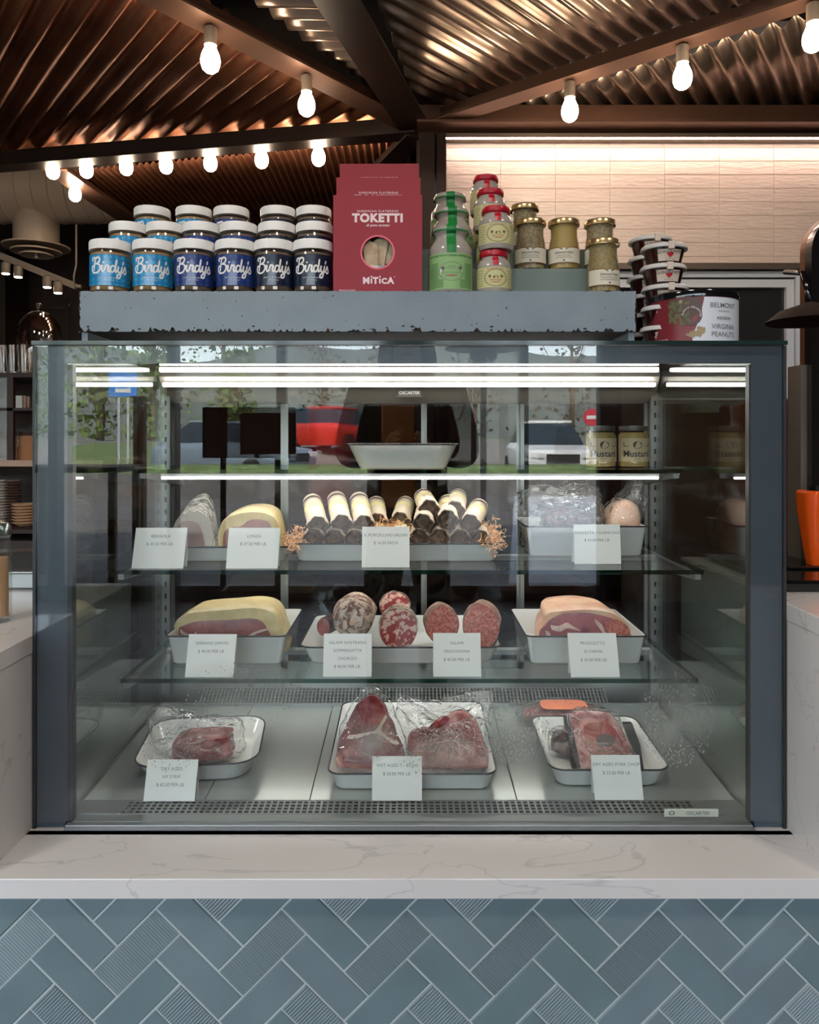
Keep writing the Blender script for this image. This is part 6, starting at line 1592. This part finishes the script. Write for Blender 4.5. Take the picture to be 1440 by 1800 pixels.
bag(t, 'plastic_bag', Pl([(1018, 1358), (1008, 1320), (1000, 1280), (1000, 1256), (1045, 1250), (1085, 1256), (1102, 1284), (1118, 1320), (1124, 1356), (1070, 1362)], Y3, zp_, x0, 1.8), -.009, .05, 0, x0, Y3, 21, .006, lean=1.8)
mat('black_tray', (.012, .012, .014), rough=.3)
for lab, pl in (('narrow black plastic strip standing left of the pork chop', [(1006, 1350), (996, 1300), (992, 1262), (1003, 1262), (1012, 1300), (1022, 1350)]), ('black plastic strip lying right of the pork chop in its tray', [(1118, 1352), (1108, 1310), (1096, 1272), (1112, 1272), (1126, 1310), (1132, 1352)])):
    x1 = ax(pl[0][0], 1.585); pp = Pl(pl, 1.585, zp_, x1, 2.2); bm = B(); loft(bm, [[(x, 2.2*z, z) for x, z in pp], [(x, 2.2*z+.012, z) for x, z in pp]])
    o = link('black_strip', bm, 'black_tray'); o.location = (x1, 1.585, zp_); tag(o, lab, 'packaging', 'black strips by the pork chop')
x1 = ax(985, 1.62); t = thing('bagged_dark_cut', 'dark bagged cut lying at the left inside the pork chop\'s tray', 'meat', (x1, 1.62, zp_), 0)
meat_lump(t, 'meat', Pl([(972, 1322), (974, 1300), (985, 1290), (1002, 1292), (1006, 1312), (1000, 1330)], 1.62, zp_, x1, .8), .003, .03, 'dark_cured', lean=.8)
bag(t, 'plastic_bag', Pl([(966, 1322), (968, 1298), (985, 1284), (1006, 1288), (1010, 1312), (1002, 1334)], 1.62, zp_, x1, .8), 0, .04, 0, x1, 1.62, 30, .004, lean=.8)
# round flat pack behind
Yq = 1.80; q = at(982, 1262, Yq); zq = deckz(1.85)+.002
t = thing('round_meat_pack', 'flat round pack of minced meat with a salmon-orange label, behind the pork chop tray', 'meat pack', (ax(990, 1.85), 1.85, zq), rot=(.055, 0, 0))
bm = B(); lathe(bm, [(.09, 0), (.100, .006), (.100, .02), (.09, .026), (.04, .03), (.002, .031)], 40, sy=.62); link('meat', bm, 'steak_meat', t, smooth=True)
bm = B()
rings = []
for k, (q_, z) in enumerate(((.098, .0003), (.112, .004), (.120, .012), (.110, .024), (.075, .036), (.02, .038))):
    rings.append([((q_+.006*noise.noise(Vector((math.cos(a)*5, math.sin(a)*5, k))))*math.cos(a), (q_+.006*noise.noise(Vector((math.cos(a)*5, math.sin(a)*5, k+7))))*math.sin(a)*.63, max(z+.002*noise.noise(Vector((math.cos(a)*6, math.sin(a)*6, k))), .0003)) for a in [2*PI*i/48 for i in range(48)]])
loft(bm, rings); link('plastic_bag', bm, 'plastic_bag', t, smooth=True)
bm = B(); oc = rrect(.115, .058, .018, 3, 0, -.004); loft(bm, [[(x, y, .0375+.0) for x, y in oc], [(x, y, .0385) for x, y in oc]]); link('label', bm, mat('label_salmon', srgb(222, 134, 104), rough=.6), t)
# pancetta and guanciale bags, second shelf right
Yp = 1.76; zt2r = 1.0046+.0045; x0 = ax(1000, Yp)
t = thing('bagged_pancetta', 'big clear bag with dark cured pancetta at its front', 'cured meat', (x0, Yp, zt2r), 0)
meat_lump(t, 'meat', P_([(950, 968), (958, 925), (962, 908), (985, 897), (1010, 897), (1040, 905), (1056, 920), (1056, 968), (1000, 970)], Yp, zt2r, x0), 0, .09, 'dark_cured')
bag(t, 'plastic_bag', P_([(925, 966), (912, 920), (914, 880), (935, 862), (990, 852), (1050, 852), (1066, 885), (1066, 930), (1060, 968), (1000, 972)], Yp, zt2r, x0), -.012, .13, 0, x0, Yp, 41, .012)
x0 = ax(1100, Yp)
t = thing('bagged_guanciale', 'tan cured pork jowl in a pointed clear bag beside the pancetta', 'cured meat', (x0, Yp, zt2r), 0)
meat_lump(t, 'meat', P_([(1072, 968), (1072, 915), (1080, 895), (1098, 880), (1118, 884), (1128, 905), (1126, 968), (1100, 970)], Yp, zt2r, x0), 0, .08, 'fat_pink')
bag(t, 'plastic_bag', P_([(1068, 968), (1068, 912), (1080, 885), (1104, 866), (1118, 842), (1136, 844), (1134, 866), (1146, 880), (1136, 900), (1130, 935), (1130, 968), (1100, 972)], Yp, zt2r, x0), -.01, .1, 0, x0, Yp, 52, .008)
# ================================================================ PHOTOGRAPHER, SEEN ONLY AS A REFLECTION
mat('jacket', srgb(58, 52, 50), rough=.8, bump=.2, bscale=30); mat('trousers', srgb(36, 38, 46), rough=.85); mat('skin', srgb(204, 158, 130), rough=.5, subs=.1); mat('hair', srgb(30, 22, 20), rough=.5, bump=.6, bscale=60, stretch=(4, 4, .5)); mat('shoe', srgb(30, 28, 28), rough=.6)
def skinned(name, verts, edges, radii, m_, parent, sub=2, root=0):
    me = bpy.data.meshes.new(name); me.from_pydata(verts, edges, []); o = bpy.data.objects.new(name, me); C.objects.link(o); me.materials.append(MATS[m_])
    o.modifiers.new('skin', 'SKIN'); sv = me.skin_vertices[0].data
    for i, r_ in enumerate(radii): sv[i].radius = r_ if isinstance(r_, tuple) else (r_, r_)
    sv[root].use_root = True
    s_ = o.modifiers.new('sub', 'SUBSURF'); s_.levels = sub; s_.render_levels = sub; o.modifiers['skin'].use_smooth_shade = True
    if parent: o.parent = parent
    return o
yb = -.36
p = thing('person', 'person in a dark jacket holding a phone up, reflected in the case', 'person', (-.01, yb, 0))
vs = [(0, 0, .95), (0, 0, 1.12), (0, .01, 1.30), (0, 0, 1.43), (0, 0, 1.52), (0, .015, 1.60), (0, .02, 1.69), (0, .015, 1.765),
      (-.19, 0, 1.44), (-.245, .05, 1.20), (-.075, .27, 1.235), (.19, 0, 1.44), (.245, .05, 1.20), (.075, .27, 1.235),
      (-.10, 0, .88), (-.11, .02, .50), (-.11, 0, .10), (-.11, .13, .04), (.10, 0, .88), (.11, .02, .50), (.11, 0, .10), (.11, .13, .04)]
es_ = [(0, 1), (1, 2), (2, 3), (3, 4), (4, 5), (5, 6), (6, 7), (3, 8), (8, 9), (9, 10), (3, 11), (11, 12), (12, 13), (0, 14), (14, 15), (15, 16), (16, 17), (0, 18), (18, 19), (19, 20), (20, 21)]
rd_ = [(.17, .12), (.15, .11), (.17, .12), (.14, .10), .06, (.062, .075), (.076, .092), (.058, .07), .065, .05, .028, .065, .05, .028, .092, .06, .04, .035, .092, .06, .04, .035]
skinned('body', vs, es_, rd_, 'skin', p)
# jacket and trousers follow the body a little outside it
jv = [(0, 0, .86), (0, 0, 1.0), (0, 0, 1.14), (0, .01, 1.31), (0, 0, 1.44), (0, 0, 1.50), (-.20, 0, 1.445), (-.255, .045, 1.195), (-.10, .235, 1.228), (.20, 0, 1.445), (.255, .045, 1.195), (.10, .235, 1.228)]
je = [(0, 1), (1, 2), (2, 3), (3, 4), (4, 5), (4, 6), (6, 7), (7, 8), (4, 9), (9, 10), (10, 11)]
skinned('jacket', jv, je, [(.21, .145), (.195, .14), (.18, .135), (.205, .14), (.17, .12), (.075, .075), .085, .068, .045, .085, .068, .045], 'jacket', p)
skinned('trousers', [(0, 0, .98), (0, 0, .90), (-.10, 0, .84), (-.112, .02, .50), (-.112, 0, .12), (.10, 0, .84), (.112, .02, .50), (.112, 0, .12)], [(0, 1), (1, 2), (2, 3), (3, 4), (1, 5), (5, 6), (6, 7)], [(.17, .13), (.17, .13), .105, .075, .06, .105, .075, .06], 'trousers', p)
for sx in (-1, 1):
    skinned('shoe', [(sx*.11, -.05, .05), (sx*.11, .05, .045), (sx*.112, .15, .035)], [(0, 1), (1, 2)], [(.048, .048), (.045, .045), (.045, .034)], 'shoe', p, 1)
# hair to the shoulders with an opening for the face
bm = B(); nA, nZ = 36, 12
gr = []
for j in range(nZ+1):
    f = j/nZ; row = []
    for i in range(nA+1):
        a = R(62) + R(416-180)*i/nA if False else R(125+290*i/nA)
        th2 = f*PI*.5 if f < .5 else PI*.25
        if f <= .55: ph = f/.55*PI*.55; rr2 = .118*math.sin(ph); z = 1.70+.118*1.08*math.cos(ph)
        else: g_ = (f-.55)/.45; rr2 = .117+.012*math.sin(g_*PI); z = 1.70-.02-.135*g_
        row.append(bm.verts.new((rr2*math.cos(a+PI*0)*.98, rr2*math.sin(a)*1.05+.0, z)))
    gr.append(row)
for j in range(nZ):
    for i in range(nA):
        try: bm.faces.new((gr[j][i], gr[j][i+1], gr[j+1][i+1], gr[j+1][i]))
        except ValueError: pass
bmesh.ops.remove_doubles(bm, verts=bm.verts, dist=.0005)
hr = link('hair', bm, 'hair', p, smooth=True); hr.modifiers.new('s', 'SOLIDIFY').thickness = .02
# face
for sx in (-1, 1):
    bm = B(); bmesh.ops.create_uvsphere(bm, u_segments=14, v_segments=10, radius=.012); e_ = link('eye', bm, 'label_white', p, smooth=True); e_.location = (sx*.032, .094, 1.69)
    bm = B(); bmesh.ops.create_uvsphere(bm, u_segments=10, v_segments=8, radius=.006); pu = link('pupil', bm, 'black', e_, smooth=True); pu.location = (0, .009, 0)
    bm = B(); tube(bm, [(sx*.018, .107, 1.712), (sx*.032, .108, 1.717), (sx*.048, .098, 1.711)], .003, 6); link('eyebrow', bm, 'hair', p)
bm = B(); loft(bm, [[(-.006, .10, 1.69), (.006, .10, 1.69), (0, .112, 1.69)], [(-.013, .098, 1.655), (.013, .098, 1.655), (0, .128, 1.658)], [(-.010, .096, 1.648), (.010, .096, 1.648), (0, .112, 1.648)]]); link('nose', bm, 'skin', p, smooth=True)
bm = B(); tube(bm, [(-.024, .092, 1.625), (0, .102, 1.627), (.024, .092, 1.625)], .005, 8, radii=[.002, .006, .002]); link('lips', bm, 'print_red', p)
# hands, each a palm with four bent fingers and a thumb, round the edges of the phone
for sx in (-1, 1):
    hv = [(sx*.075, .27, 1.235), (sx*.062, .305, 1.255), (sx*.055, .322, 1.268)]; he = [(0, 1), (1, 2)]; hr_ = [(.024, .022), (.026, .018), (.022, .016)]
    for j in range(4):
        b = len(hv); zz = 1.232+j*.020
        hv += [(sx*.058, .322, zz+.002), (sx*.050, .344, zz+.004), (sx*.034, .349, zz+.004), (sx*(.022+.002*j), .3485, zz+.004)]
        he += [(1, b), (b, b+1), (b+1, b+2), (b+2, b+3)]; hr_ += [.0095, .0085, .0078, .0062]
    b = len(hv); hv += [(sx*.056, .305, 1.285), (sx*.042, .318, 1.30), (sx*.030, .324, 1.305)]; he += [(1, b), (b, b+1), (b+1, b+2)]; hr_ += [.011, .0095, .007]
    skinned('hand', hv, he, hr_, 'skin', p, 2)
ph = thing('phone', 'black phone held up in both hands, seen only as a reflection', 'phone', (-.01, -.022, 1.268))
bm = B(); bx(bm, -.037, .037, -.004, .004, -.075, .062, bev=.003); link('body', bm, 'gloss_black', ph)
bm = B(); lathe(bm, [(.006, .004), (.006, .0055)], 16, c=(-.022, 0, .045), axis='Y'); link('lens', bm, 'steel', ph)
